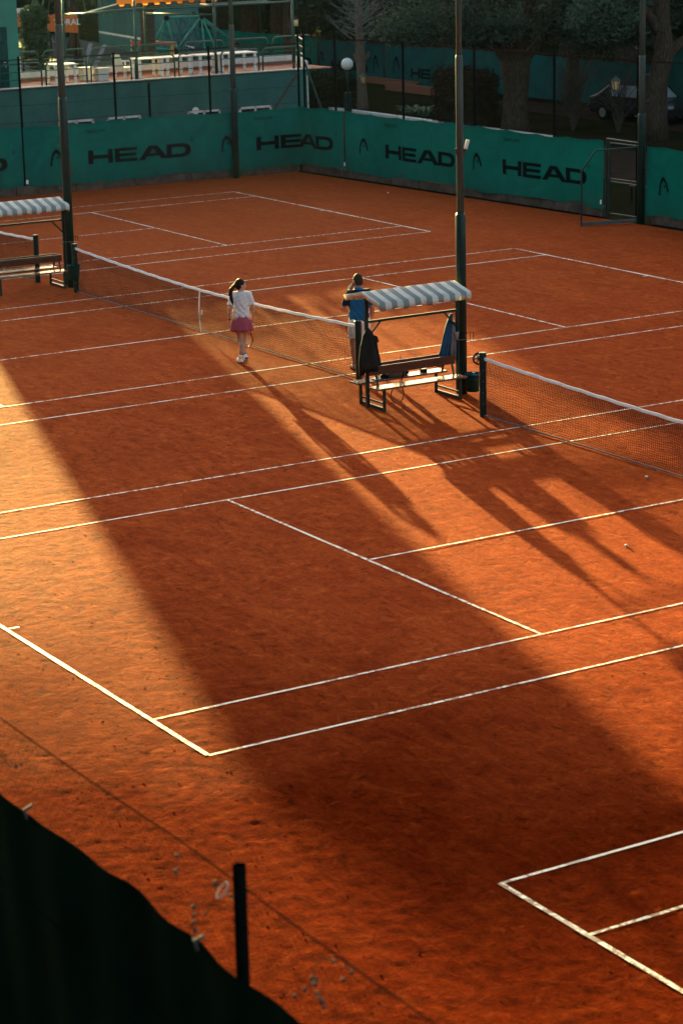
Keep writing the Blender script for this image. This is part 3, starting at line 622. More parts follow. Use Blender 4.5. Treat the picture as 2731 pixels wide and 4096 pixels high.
# ------------------------------------------------------------------ nets
def tennis_net(label, x0, x1, y, centre, segs=None, winder=False, group='tennis nets across the courts', left_post=True, right_post=True):
    root = thing('tennis_net', label, 'net', ((x0+x1)/2, y, 0), group=group); cx = (x0+x1)/2
    L = x1-x0; half = L/2
    def top(x):
        t = abs(x)/half; return .914+(1.07-.914)*t**1.6
    def sag(x, v):   # belly of the slack mesh, v = 0 bottom .. 1 top
        return (-.06*math.sin(math.pi*min(1, max(0, v)))*(.8+.2*math.sin(x*1.7))-.28*v*(1-v)**3*(1+.4*math.sin(x*2.3+1))+.006*math.sin(x*7+v*9))*min(1, (half-abs(x))*1.5)
    def pt(x, v):
        h = top(x)-.05; return Vector((x+.01*math.sin(v*14+x*3), sag(x, v), .015+(h-.015)*v+.012*math.sin(x*9)*v*(1-v)*4))
    p = MB(); xs0, xs1 = -half+.06, half-.06; nv = int((xs1-xs0)/.046); nh = 22; rad = .0034
    V = []; F = []
    def strand(pts):
        n0 = len(V)
        for i, q in enumerate(pts):
            t = (pts[min(i+1, len(pts)-1)]-pts[max(i-1, 0)]).normalized(); a = t.cross(Vector((.3, .9, .2))).normalized(); b = t.cross(a)
            V.extend([q+a*rad, q-a*rad*.5+b*rad*.87, q-a*rad*.5-b*rad*.87])
        for i in range(len(pts)-1):
            for k in range(3): F.append((n0+i*3+k, n0+i*3+(k+1) % 3, n0+i*3+3+(k+1) % 3, n0+i*3+3+k))
    for i in range(nv+1):
        x = xs0+(xs1-xs0)*i/nv; strand([pt(x, j/12) for j in range(13)])
    for j in range(nh):
        v = (j+.5)/nh; strand([pt(xs0+(xs1-xs0)*i/110, v) for i in range(111)])
    for j in range(6): strand([pt(xs0+(xs1-xs0)*i/110, 1-j*.045)+Vector((0, .006, 0)) for i in range(111)])   # doubled upper rows
    m = mesh_np('mesh', np.array([tuple(v) for v in V]), np.array(F), M['net_black'], root); m['kind'] = 'stuff'
    n = 64; tp = MB(); tv = []
    for i in range(n+1):
        x = xs0+(xs1-xs0)*i/n; h = top(x)+.006*math.sin(i*1.9); d = .012+.003*math.sin(i*2.7)
        tv += [Vector((x, -d, h-.055)), Vector((x, -d, h-.01)), Vector((x, 0, h)), Vector((x, d, h-.01)), Vector((x, d, h-.055))]
    tp.add(tv, [(i*5+k, i*5+5+k, i*5+6+k, i*5+1+k) for i in range(n) for k in range(4)]).build('top_tape', M['net_tape'], root, smooth=True)
    MB().tube([pt(xs0+(xs1-xs0)*i/60, 0)+Vector((0, -.01, .012)) for i in range(61)], .014, 6).build('bottom_cord', M['grey_cloth'], root, smooth=True)
    if centre:
        cs = MB(); pts = [Vector((0, -.03-.03*math.sin(math.pi*v/8), .01+.86*v/8)) for v in range(9)]
        for sd in (-1,): cs.add([q+Vector((dx, -.02, 0)) for q in pts for dx in (-.026, .026)], [(2*i, 2*i+1, 2*i+3, 2*i+2) for i in range(8)])
        cs.add([Vector((dx, -.02, top(0)-.05+h)) for h in (0, .055) for dx in (-.03, .03)], [(0, 1, 3, 2)])
        cs.box((.03, -.03, .42), (.05, .02, .09)); cs.build('centre_strap', M['net_tape'], root)
    for sx, flag in ((-1, left_post), (1, right_post)):
        if not flag: continue
        q = MB().tube([(sx*half, 0, 0), (sx*half, 0, 1.15)], .064, 18).build('post', M['green_paint'], root, smooth=False)
        q.modifiers.new('bevel', 'BEVEL').width = .006
        MB().tube([(sx*(half-.06), 0, .03), (sx*(half-.06), 0, 1.04)], .009, 6).build('lacing_bar', M['net_black'], root)
        lc = MB()
        for k in range(5): lc.tube([(sx*(half-.06), .01, .15+.2*k), (sx*(half-.02), -.04, .2+.2*k), (sx*(half-.055), -.03, .24+.2*k)], .006, 5)
        lc.tube([(sx*half, 0, 1.07), (sx*(half-.12), 0, 1.05)], .010, 6); lc.build('lacing', M['net_tape'] if sx < 0 else M['net_black'], root)
    if winder:
        x = -half; d = Vector((-math.cos(imr), -math.sin(imr), 0)); c = Vector((x-.075, -.03, 1.03))
        wd = MB(); wd.tube([c+Vector((.10*math.cos(a)*.35, .10*math.cos(a)*.94, .10*math.sin(a))) for a in np.linspace(0, 2*math.pi, 20)[:-1]], .016, 6, closed=True)
        for a in (0, 1.05, 2.1): wd.tube([c+Vector((.1*math.cos(a)*.35, .1*math.cos(a)*.94, .1*math.sin(a))), c-Vector((.1*math.cos(a)*.35, .1*math.cos(a)*.94, .1*math.sin(a)))], .010, 5)
        wd.build('winder_wheel', M['black'], root); MB().tube([c+Vector((0, -.0, 0)), c+Vector((-.10, .02, .02))], [.05, .035], 14).build('winder_knob', M['cream'], root)
        MB().tube([c+Vector((-.02, -.05, .1)), c+Vector((.06, .0, .08))], .012, 6).build('winder_handle', M['black'], root)
    return root
tennis_net('tennis net cut by the right edge of the picture, with a winder on its post', -6.58, 6.4, .10, False, winder=True)
tennis_net('long tennis net behind the walking woman, centre strap showing', -23.16, -10.55, -.02, True)
tennis_net('far tennis net cut by the left edge behind the bench', -37.75, -25.08, -.14, True)

# ------------------------------------------------------------------ sheltered double benches
def shelter(label, loc, group='striped sheltered benches between the courts'):
    root = thing('sheltered_bench', label, 'bench', loc, group=group)
    gp = M['green_paint']; Y0, Y1 = -1.03, 1.03   # local: x across (near side +x), y along
    for sx in (-1, 1):
        st = MB().box((sx*.33, .06, .42), (.30, 1.94, .034)).build('seat', M['seat_wood'], root, bevel=.006)
        for y in (-.84, .93): MB().tube([(sx*.33, y, .44), (sx*.33, y, .446)], .012, 8).build('bolt', M['steel'], st)
        b = MB(); b.box((sx*.13, .06, .70), (.028, 1.86, .16)); b.build('backrest', M['wood'], root, bevel=.006)
    for yy in (-.72, .92):
        for sx in (-1, 1):
            MB().beam((sx*.40, yy, 0), (sx*.40, yy, .405), .045, .045).build('leg', gp, root)
            MB().beam((sx*.20, yy, .41), (sx*.12, yy, .66), .035, .02).build('back_support', gp, root)
        MB().beam((-.45, yy+.02, .03), (.34, yy+.02, .03), .05, .05).build('foot_bar', gp, root)
        MB().beam((-.42, yy, .14), (.38, yy, .14), .03, .03).build('cross_bar', gp, root)
    for yy in (-.82, 1.14):
        MB().beam((0, yy, .02), (0, yy, 2.02), .055, .055).build('canopy_post', gp, root)
    MB().beam((0, -.82, 1.58), (0, 1.14, 1.58), .035, .045).build('hanging_rail', gp, root)
    for yy, d in ((-.82, 1), (1.14, -1)): MB().beam((0, yy, 1.26), (0, yy+d*.30, 1.57), .028, .028).build('brace', gp, root)
    for yy in (-.82, 1.02):
        MB().tube([(-.58, yy, 1.97), (0, yy, 2.05), (.50, yy, 1.97)], .016, 6).build('canopy_hoop', gp, root)
    # canopy cloth: gable with hanging valances, thin and slightly sagging
    prof = [(-.62, 1.89), (-.62, 1.985), (-.60, 2.0), (-.30, 2.065), (0, 2.13), (.18, 2.085), (.36, 2.04), (.53, 1.998), (.548, 1.93), (.545, 1.865)]
    ny = 60; vs = []
    for i in range(ny+1):
        t = i/ny; y = -.92+2.0*t
        for k, (x, z) in enumerate(prof):
            sagz = .010*math.sin(math.pi*((t*2) % 1))*(1 if 0 < k < 9 else .3)*(0 if k == 4 else 1)
            wob = .012*math.sin(t*26+k)+.008*math.sin(t*61) if k in (0, 9) else .004*math.sin(t*33+k*2)
            zz = z-sagz+wob*(.5 if k not in (0, 9) else 1)
            xx = x+(.012*math.sin(t*40+k) if k in (0, 8, 9) else 0)
            ee = (.05 if i in (0,) and k in (0, 1, 8, 9) else 0)
            vs.append((xx, y+ee, zz))
    n = len(prof); cl = MB().add(vs, [(i*n+k, (i+1)*n+k, (i+1)*n+k+1, i*n+k+1) for i in range(ny) for k in range(n-1)])
    # end flaps of the gable
    for i, dy in ((0, -.0), (ny, .0)):
        ring = [Vector(vs[i*n+k]) for k in range(1, 9)]; dn = [q+Vector((0, (.05 if i == 0 else -.04), -.10)) for q in ring]
        m0 = len(cl.v); cl.v.extend([tuple(q) for q in ring+dn]); cl.f.extend([(m0+k, m0+k+1, m0+9+k, m0+8+k) for k in range(7)]); cl.mi.extend([0]*7)
    c = cl.build('canopy', M['canopy'], root, smooth=True); sd = c.modifiers.new('solid', 'SOLIDIFY'); sd.thickness = .004
    for y in (-.85, .08, 1.02):
        MB().tube([(.545, y, 1.93), (.560, y, 1.93)], .012, 10).build('eyelet', M['steel'], c)
    return root
BX, BY = -8.36, -.37
shelter('near sheltered bench with striped canopy, jackets and bag', (BX, BY, 0))
shelter('far sheltered bench with striped canopy at the left edge', (-24.20, -.94, 0))

# things on and around the near bench (world coordinates)
def jacket(name, label, loc, secs, mats, extra=None):
    root = thing(name, label, 'jacket', loc)
    MB().loft(secs, 28).build('body', mats[0], root, smooth=True)
    return root
j = thing('dark_jacket', 'dark jacket hanging from the left post of the near bench', 'jacket', (BX+.03, BY-.82, .12))
MB().loft([((.02, .03, .58), .13, .21, .16, 5, .3), ((.02, .02, .75), .125, .20, .14, 5, .5), ((.02, .01, .95), .11, .165, .15, 5, .9), ((.02, .0, 1.12), .09, .125, .12, 4, .9), ((.03, .0, 1.22), .08, .115, .08, 4, .4), ((.03, 0, 1.30), .05, .07, .05, 4), ((.0, 0, 1.36), .02, .025)], 32).build('body', M['jacket'], j, smooth=True)
MB().loft([((.03, -.15, .52), .045, .05, .12, 3), ((.03, -.15, .75), .05, .055, .12, 3), ((.04, -.12, 1.0), .055, .06, .1, 3), ((.03, -.06, 1.2), .05, .06)], 16).build('sleeve', M['jacket'], j, smooth=True)
MB().loft([((.03, .15, .60), .04, .05, .12, 3, 1), ((.03, .16, .85), .045, .05, .12, 3, 1), ((.03, .12, 1.08), .05, .055, .1, 3), ((.03, .08, 1.2), .045, .05)], 16).build('sleeve', M['jacket'], j, smooth=True)
MB().add([(.085, .10, 1.06), (.09, .19, 1.10), (.09, .15, 1.20), (.075, .08, 1.23)], [(0, 1, 2, 3)]).build('collar', M['jacket'], j)
MB().box((.10, -.01, 1.19), (.006, .025, .05)).build('white_label', M['white'], j)
j = thing('blue_jacket', 'blue and grey jacket hanging at the right post of the near bench', 'jacket', (BX-.10, BY+1.03, .03))
MB().loft([((.02, -.16, .60), .07, .07, .2, 4), ((.02, -.13, .80), .08, .085, .2, 4, .4), ((.02, -.07, 1.05), .075, .085, .2, 4, .8), ((.02, -.02, 1.3), .06, .06, .15, 4), ((.02, .03, 1.48), .035, .03)], 28).build('body', M['blue_cloth'], j, smooth=True)
MB().loft([((.06, .02, .62), .06, .075, .25, 5), ((.06, .03, .85), .065, .075, .25, 5, .5), ((.06, .04, 1.1), .06, .055, .2, 5), ((.05, .05, 1.34), .035, .03)], 24).build('lining', M['grey_cloth'], j, smooth=True)
MB().loft([((.0, -.24, .52), .05, .045, .2, 3), ((.0, -.20, .66), .055, .05, .2, 3), ((.0, -.14, .9), .05, .05)], 16).build('sleeve', M['blue_cloth'], j, smooth=True)
j = thing('sports_bag', 'grey sports bag lying on the far seat of the near bench', 'bag', (BX-.34, BY+.02, .437))
MB().loft([((0, 0, 0), .12, .20, .08, 5), ((0, 0, .05), .13, .22, .1, 5, .4), ((.01, .02, .10), .10, .17, .12, 4), ((.02, .03, .14), .05, .10, .1, 4)], 24).build('body', M['bag'], j, smooth=True)
MB().tube([(.05, -.12+.30*t, .10+.10*math.sin(math.pi*t)) for t in np.linspace(0, 1, 9)], .014, 6).build('handle', M['black'], j)
MB().loft([((.05, .16, .01), .045, .06), ((.05, .18, .06), .04, .055), ((.05, .19, .08), .015, .02)], 14).build('pocket', M['black'], j, smooth=True)
j = thing('black_cap', 'small dark cap lying left of the bag on the near bench', 'cap', (BX-.31, BY-.27, .437))
MB().loft([((0, 0, 0), .07, .085), ((0, 0, .045), .065, .08), ((0, 0, .075), .035, .045), ((0, 0, .083), .01, .01)], 16).build('crown', M['black'], j, smooth=True)
MB().loft([((.06, -.06, .003), .06, .06), ((.06, -.06, .012), .055, .055)], 14).build('visor', M['black'], j)
j = thing('tablet', 'flat dark tablet with pale screen at the left end of the far seat', 'tablet', (BX-.27, BY-.44, .437), .3)
MB().box((0, 0, .006), (.13, .19, .012)).build('case', M['black'], j, bevel=.003); MB().box((0, 0, .0135), (.11, .17, .003)).build('screen', M['car_glass'], j)
j = thing('small_box', 'small dark box with a pale lid on the far seat', 'box', (BX-.36, BY+.62, .437))
MB().box((0, 0, .025), (.085, .11, .05)).build('body', M['black'], j, bevel=.004); MB().box((0, 0, .055), (.09, .115, .010)).build('lid', M['white'], j, bevel=.003)
j = thing('tennis_racket', 'red tennis racket with yellow strings leaning under the near bench', 'racket', (BX-.05, BY-.14, 0))
def racket(root, a, b, face, fm, sm, w=.125, hl=.17):
    a, b, face = Vector(a), Vector(b), Vector(face).normalized(); ax = (b-a).normalized(); sd = ax.cross(face).normalized(); nz = sd.cross(ax); c = b-ax*hl
    loop = [c+ax*hl*math.cos(t)+sd*w*math.sin(t) for t in np.linspace(0, 2*math.pi, 29)[:-1]]
    MB().tube(loop, .0115, 8, closed=True).build('hoop', fm, root, smooth=True)
    th = c-ax*hl; grip_end = a+ax*.20; g = MB()
    for s in (-1, 1): g.tube([c-ax*hl*.8+sd*s*w*.6, th-ax*.06+sd*s*.03, th-ax*.14+sd*s*.008, grip_end], .009, 6)
    g.build('throat', fm, root, smooth=True)
    MB().tube([a, grip_end], [.016, .014], 10).build('grip', M['black'], root, smooth=True)
    s = MB()
    for k in range(-7, 8):
        q = k/8; ww = w*math.sqrt(1-q*q); hh = hl*math.sqrt(1-q*q)
        s.tube([c+ax*hl*q-sd*ww, c+ax*hl*q+sd*ww], .0011, 3, cap=False); s.tube([c+sd*w*q-ax*hh, c+sd*w*q+ax*hh], .0011, 3, cap=False)
    so_ = s.build('strings', sm, root); so_['kind'] = 'stuff'
    return root
racket(j, (-.02, .17, .62), (.17, -.18, .05), (.6, .1, .5), M['racket_red'], M['string_yellow'])
# bottle tops standing on the far backrest line
for lab, y, mt in (('slim clear bottle neck showing above the far backrest', -.37, 'cup'), ('small pale bottle cap showing above the far backrest', .12, 'cup')):
    o = tag(MB().loft([((0, 0, 0), .028, .028), ((0, 0, .20), .03, .03), ((0, 0, .27), .012, .012), ((0, 0, .385 if y < 0 else .375), .011, .011)], 12).build('water_bottle', M[mt], smooth=True), lab, 'bottle'); o.location = (BX-.36, BY+y, .437)
# bucket and cup holder on the central pole, bucket on the far left pole
def bucket(label, loc):
    b = thing('bucket', label, 'bucket', loc, group='green buckets hung on the poles')
    c = MB(); prof = [(.118, 0), (.150, .31), (.160, .315), (.160, .34), (.154, .34), (.113, .02)]
    vs = []; k = 24
    for r_, z_ in prof: vs += [(r_*math.cos(2*math.pi*i/k), r_*math.sin(2*math.pi*i/k), z_) for i in range(k)]
    fs = [(q*k+i, q*k+(i+1) % k, (q+1)*k+(i+1) % k, (q+1)*k+i) for q in range(5) for i in range(k)]+[tuple(range(k-1, -1, -1)), tuple(5*k+i for i in range(k))]
    c.add(vs, fs).build('body', M['bucket'], b, smooth=True)
    for z_ in (.245, .275): MB().tube([(.149*math.cos(t), .149*math.sin(t), z_) for t in np.linspace(0, 2*math.pi, 25)[:-1]], .005, 5, closed=True).build('rib', M['bucket'], b, smooth=True)
    MB().tube([(.155*math.cos(t), .155*math.sin(t)*.2-.10*abs(math.sin(t)), .32-.02*math.sin(t)) for t in np.linspace(0, math.pi, 12)], .004, 5).build('handle', M['galv'], b)
    return b
b_ = bucket('dark green bucket hanging on the central pole with blue rubbish inside', (-8.39+math.cos(imr)*.24+.10, .88+math.sin(imr)*.24-.12, .07))
tag(MB().box((0, 0, 0), (.05, .05, .08)).build('blue_wrapper', M['blue_plastic']), 'blue wrapper inside the bucket on the central pole', 'litter').location = b_.location+Vector((0, .02, .31))
bucket('dark green bucket hanging on the far net post', (-23.08, -.10, .33))
def cup_holder(label, loc):
    h = thing('cup_holder', label, 'cup holder', loc, group='wire cup holders on the poles'); rv = Vector((math.cos(imr), math.sin(imr), 0)); u = Vector((0, 0, 1))
    MB().box(rv*.06, (.05, .40, .008), Matrix.Rotation(imr-math.pi/2, 3, 'Z')).build('shelf', M['galv'], h)
    wv = MB()
    for d in (.19, .25):
        wv.tube([rv*d, rv*(d-.008)+u*.13], .005, 5)
    wv.tube([rv*.09+u*.12, rv*.25+u*.135], .005, 5); wv.tube([rv*-.12+u*.12, rv*.09+u*.12], .004, 5)
    wv.build('wire_frame', M['dark_wire'], h)
    return h
cu_o = Vector((-8.39+.09, .88-.10, 1.03)); cup_holder('wire cup holder clamped to the central pole', cu_o)
o = tag(MB().loft([((0, 0, 0), .028, .028), ((0, 0, .14), .045, .045), ((0, 0, .145), .048, .048)], 16).build('plastic_cup', M['cup'], smooth=True), 'clear plastic cup standing in the holder on the central pole', 'cup'); o.location = cu_o-Vector((math.cos(imr), math.sin(imr), 0))*.06+Vector((0, 0, .004))
cup_holder('wire cup holder clamped to the far left pole', Vector((-23.92+.11, .22-.10, 1.10)))
# tennis ball near the bench? none in view; three small pale pebbles of lime lie on the clay
for x, y, lab in ((-1.4, -.35, 'tiny white lime crumb on the clay just below the right net'), (1.55, -3.05, 'tiny white lime crumb on sunlit clay in the right service box'), (-33.5, 15.2, 'tiny white lime crumb on shaded clay near the far banners')):
    tag(MB().sphere((x, y, .02), (.03, .025, .02), 8, 6).build('lime_crumb', M['white']), lab, 'crumb', 'white lime crumbs on the clay')
# ------------------------------------------------------------------ terrace building behind the left fence
TX, TZ = -43.0, 3.05
tb = thing('terrace_building', 'dark teal terrace wall with basement windows and white edge', 'building', (TX, 10, 0)); o = tb.location
MB().add([Vector(p)-o for p in [(TX, -12, 0), (TX, 18.1, 0), (TX, 18.1, TZ-.03), (TX, -12, TZ-.03), (-46.0, -12, 0), (-46.0, 19.6, 0), (-46.0, 19.6, TZ-.03), (-46.0, -12, TZ-.03)]],
         [(0, 1, 2, 3), (1, 5, 6, 2), (5, 4, 7, 6), (4, 0, 3, 7), (3, 2, 6, 7)]).build('wall', M['teal_wall'], tb)
MB().box(Vector((-44.55, 3.5, TZ-.012))-o, (3.2, 31, .03)).build('terrace_floor', M['terracotta'], tb)
MB().box(Vector((TX+.0, 3.08, TZ+.005))-o, (.10, 30.16, .055)).build('edge_coping', M['white'], tb)
MB().box(Vector((-45.55, 6.4, TZ+.16))-o, (.12, 25.0, .30)).build('back_parapet', M['white_wall'], tb)
MB().beam(Vector((-43.1, 18.05, TZ+.12))-o, Vector((-45.6, 19.2, TZ+.12))-o, .14, .24).build('end_parapet', M['white_wall'], tb)
MB().box(Vector((-45.47, 6.4, TZ+.06))-o, (.03, 25.0, .10)).build('skirting', M['terracotta'], tb)
for y in (8.75, 10.45, 13.4, 15.35):
    wn = MB(); yy0, yy1, z0, z1 = y, y+1.25, 1.1, 1.93
    fr = MB()
    for (ya, yb, za, zb) in ((yy0, yy1, z1-.07, z1), (yy0, yy1, z0, z0+.07), (yy0, yy0+.07, z0, z1), (yy1-.07, yy1, z0, z1), ((yy0+yy1)/2-.035, (yy0+yy1)/2+.035, z0, z1)):
        fr.box(Vector((TX+.025, (ya+yb)/2, (za+zb)/2))-o, (.05, yb-ya, zb-za))
    f = fr.build('window', M['white_wall'], tb); MB().box(Vector((TX+.008, y+.62, 1.5))-o, (.012, 1.2, .8)).build('pane', M['glass'], f)
MB().tube([Vector((TX+.01, 13.72, 1.93))-o, Vector((TX+.03, 13.72, 1.93))-o], .12, 20).build('round_sign', M['white'], tb)
# clubhouse at the left end of the terrace: blocks the low sun and throws the broad shadow band across the courts
ch = thing('clubhouse', 'pale green rendered clubhouse block with a dark door at the top left', 'building', (-46, 5.6, TZ)); o = ch.location
MB().box(Vector((-45.6, 6.18, 5.08))-o, (4.0, 3.24, 4.06)).build('wall', M['building_green'], ch)
MB().box(Vector((-45.6, 6.18, 7.14))-o, (4.08, 3.30, .10)).build('roof_slab', M['teal_wall'], ch)
d = MB().box(Vector((-43.585, 7.0, 4.0))-o, (.03, .80, 1.9)).build('door', M['door'], ch)
MB().tube([Vector((-43.55, 7.30, 3.85))-o, Vector((-43.52, 7.22, 3.85))-o], .016, 6).build('handle', M['steel'], d)
MB().box(Vector((-43.566, 7.30, 3.72))-o, (.012, .05, .06)).build('lock_plate', M['steel'], d)
for k in range(4): MB().box(Vector((-43.566, 6.95, 4.55+.07*k))-o, (.015, .5, .03)).build('vent_slat', M['teal_wall'], d)

# railings: rounded hoops
def hoop(label, a, b, group):
    h = thing('railing_hoop', label, 'railing', a, group=group); A = Vector((0, 0, 0)); B = Vector(b)-Vector(a)
    MB().tube(rounded_bar(A, B, .74, .16, 0), .028, 8).build('hoop_tube', M['rail_green'], h, smooth=True)
    for z in (.24, .48): MB().tube([A+Vector((0, 0, z)), B+Vector((0, 0, z))], .016, 6).build('mid_rail', M['rail_green'], h)
    return h
y = 6.85; k = 0; L = ['hoop nearest the clubhouse door', 'second hoop from the clubhouse', 'third hoop from the clubhouse', 'middle hoop', 'third hoop from the right end', 'second hoop from the right end', 'last hoop at the right end']
for k in range(7):
    hoop('green tube railing along the front of the terrace, '+L[k], (TX-.04, 6.85+1.585*k, TZ+.02), (TX-.04, 8.28+1.585*k, TZ+.02), 'front terrace railing hoops')
for k in range(7):
    hoop('green tube railing behind the white parapet, '+L[k], (-46.1, 8.0+1.75*k, TZ+.15), (-46.1, 9.55+1.75*k, TZ+.15), 'rear terrace railing hoops')
hoop('green tube railing across the right end of the terrace', (-43.3, 18.1, TZ+.2), (-45.6, 19.15, TZ+.2), 'rear terrace railing hoops')
# pergola of green tubes and an orange awning
pg = thing('pergola', 'green tube pergola frame standing on the terrace', 'pergola', (-44.5, 12, TZ)); o = pg.location
for (x, yy) in ((-43.12, 11.70), (-43.12, 14.62), (-45.9, 10.45), (-45.9, 13.45), (-43.12, 17.6)):
    MB().tube([Vector((x, yy, TZ))-o, Vector((x, yy, 5.6))-o], .042, 10).build('post', M['rail_green'], pg, smooth=True)
for (a, b) in (((-45.9, 10.45, 5.10), (-43.12, 11.7, 5.28)), ((-43.12, 11.7, 5.28), (-43.12, 17.6, 5.30)), ((-45.9, 13.45, 5.0), (-43.12, 14.62, 5.0)), ((-45.9, 10.45, 5.1), (-45.9, 13.45, 5.18)), ((-45.9, 13.45, 5.18), (-45.9, 18.2, 5.2)), ((-43.12, 14.62, 5.28), (-45.9, 15.6, 5.22))):
    MB().tube([Vector(a)-o, Vector(b)-o], .03, 8).build('beam', M['rail_green'], pg, smooth=True)
MB().tube([Vector((-45.0, 10.7, 5.15))-o, Vector((-44.2, 12.4, 5.6))-o], .022, 6).build('white_strut', M['white'], pg)
aw = thing('awning', 'sunlit orange awning with a scalloped brown edged valance at the top', 'awning', (-44.6, 13.2, 5.5)); o = aw.location
y0, y1, zt = 11.45, 15.3, 5.62; n = 90; vs = []; sc = []
for i in range(n+1):
    t = i/n; yy = y0+(y1-y0)*t; ph = (t*9) % 1; dz = .18+.07*(1 if .12 < ph < .62 else 0)
    vs += [Vector((-43.9, yy, zt))-o, Vector((-43.87, yy, zt-dz))-o, Vector((-46.2, yy, 5.72))-o]
MB().add(vs, [(3*i+1, 3*i+4, 3*i+3, 3*i) for i in range(n)]+[(3*i, 3*i+3, 3*i+5, 3*i+2) for i in range(n)]).build('cloth', M['orange_cloth'], aw)
MB().tube([vs[3*i+1]+Vector((.006, 0, .0)) for i in range(n+1)], .022, 5).build('valance_border', M['rust'], aw)
# white plastic furniture
def table(label, loc, sx, sy, h=.62, rz=0):
    t = thing('plastic_table', label, 'table', loc, rz, group='white plastic tables on the terrace')
    MB().box((0, 0, h-.02), (sx, sy, .04)).build('table_top', M['white'], t, bevel=.012)
    for ax in (-1, 1):
        for ay in (-1, 1): MB().box((ax*(sx/2-.08), ay*(sy/2-.09), (h-.04)/2), (.065, .085, h-.04)).build('leg', M['white'], t)
    return t
table('white square plastic table nearest the clubhouse door', (-43.85, 9.35, TZ+.01), .80, .84)
table('white plastic table right of the armchair', (-44.0, 12.5, TZ+.01), .78, 1.0)
table('white plastic table second right of the armchair, pushed end to end', (-44.05, 13.55, TZ+.01), .78, 1.0)
table('white plastic table in the middle of the right row', (-44.0, 14.75, TZ+.01), .78, 1.0)
table('white plastic table at the right end of the row', (-44.0, 15.9, TZ+.01), .9, 1.15)
def stool(label, loc):
    t = thing('plastic_stool', label, 'stool', loc, group='low white stools on the terrace')
    MB().box((0, 0, .40), (.42, .46, .035)).build('seat', M['white'], t, bevel=.01)
    for ax in (-1, 1):
        MB().box((ax*.15, 0, .19), (.05, .36, .38)).build('leg', M['white_wall'], t)
stool('low white stool right of the first table, the left one', (-44.3, 10.42, TZ+.01)); stool('low white stool right of the first table, the right one', (-43.8, 10.75, TZ+.01))
c = thing('plastic_armchair', 'white plastic armchair at the end of the long tables', 'chair', (-43.85, 11.62, TZ+.01), .2)
MB().box((0, 0, .36), (.46, .44, .03)).build('seat', M['white'], c, bevel=.012)
MB().add([(-.22, -.20, .37), (.22, -.20, .37), (.20, -.34, .80), (-.20, -.34, .80), (-.22, -.24, .37), (.22, -.24, .37), (.20, -.38, .80), (-.20, -.38, .80)], [(0, 1, 2, 3), (5, 4, 7, 6), (0, 4, 5, 1), (3, 2, 6, 7), (0, 3, 7, 4), (1, 5, 6, 2)]).build('backrest', M['white'], c)
for sx in (-1, 1):
    for sy in (-1, 1): MB().beam((sx*.24, sy*.22, 0), (sx*.20, sy*.17, .36), .045, .05).build('leg', M['white'], c)
    MB().tube([(sx*.23, -.28, .58), (sx*.25, .0, .58), (sx*.25, .2, .55), (sx*.235, .22, .3)], .022, 6).build('arm', M['white'], c)

# ------------------------------------------------------------------ playground level behind the terrace
PZ = 1.5
pgp = [(-46.3, -12), (-46.3, 19.2), (-62, 26.5), (-94, 31), (-94, -12)]
pgd = tag(MB().prism(pgp, (0, 0, -.02), Vector((1, 0, 0)), Vector((0, 1, 0)), Vector((0, 0, 1)), PZ+.02).build('playground_level', M['asphalt']), kind='structure')
pw = thing('practice_wall', 'tall dark teal practice wall with a white net line', 'wall', (-80, 27, PZ)); o = pw.location
A, B = Vector((-81.3, 28.6, PZ)), Vector((-67, 26.4, PZ))
u_ = (B-A); u_.z = 0; dv = u_.normalized(); nv_ = Vector((dv.y, -dv.x, 0))
vs = []
for p in (Vector((A.x, A.y, 0)), Vector((B.x, B.y, 0))):
    for dd in (0, -.25): vs += [p+nv_*dd-o, p+nv_*dd+Vector((0, 0, 5.6))-o]
MB().add(vs, [(0, 4, 5, 1), (2, 3, 7, 6), (0, 1, 3, 2), (4, 6, 7, 5), (1, 5, 7, 3)]).build('wall_face', M['practice_wall'], pw)
st = MB(); a = Vector((A.x, A.y, 0))+nv_*.012; L_ = u_.length
st.add([a+dv*.05+Vector((0, 0, 2.12))-o, a+dv*L_+Vector((0, 0, 2.12))-o, a+dv*L_+Vector((0, 0, 2.22))-o, a+dv*.05+Vector((0, 0, 2.22))-o], [(0, 1, 2, 3)])
q = a+dv*5.2; st.add([q+Vector((0, 0, 1.5))-o, q+dv*.12+Vector((0, 0, 1.5))-o, q+dv*.12+Vector((0, 0, 2.06))-o, q+Vector((0, 0, 2.06))-o], [(0, 1, 2, 3)]); st.build('net_line', M['white_wall'], pw)
cl = thing('rope_climber', 'green tube climbing frame with black balls and blue rope net', 'climbing frame', (-61, 23.0, PZ)); o = Vector((-61, 21.5, PZ))
T = {k: Vector(v) for k, v in dict(a=(0, -1.0, 2.4), b=(0, .62, 2.38), c=(-.9, .75, 2.42), d=(-.4, -1.55, 1.2), e=(.4, -.85, 1.08), f=(-.2, 2.35, 1.15), g=(-1.6, .4, 1.2), h=(.5, -1.9, 0), i=(.5, .5, 0), j=(-.3, 1.9, 0), k=(-1.6, -1.0, 0), l=(-1.8, 2.0, 0), m=(.9, 1.2, .1)).items()}
for s in 'ab ac bc ad ae be bf cf bi cg bm eh ei fj fm gk gl de dk ak fl'.split():
    MB().tube([T[s[0]], T[s[1]]], .042, 8).build('frame_tube', M['green_bright'], cl, smooth=True)
for k in 'abcefdg': MB().sphere(T[k], .12, 14, 10).build('ball_joint', M['black'], cl, smooth=True)
rp = MB(); rk = random.Random(4)
K = [T[k] for k in 'abcdefghijkm']
for i in range(70):
    p, q = rk.sample(K, 2); p2 = p.lerp(q, rk.uniform(.1, .5)); r2, r3 = rk.sample(K, 2); q2 = r2.lerp(r3, rk.uniform(.3, .7)); mid = (p2+q2)/2-Vector((0, 0, .08)); rp.tube([p2, mid, q2], .012, 4)
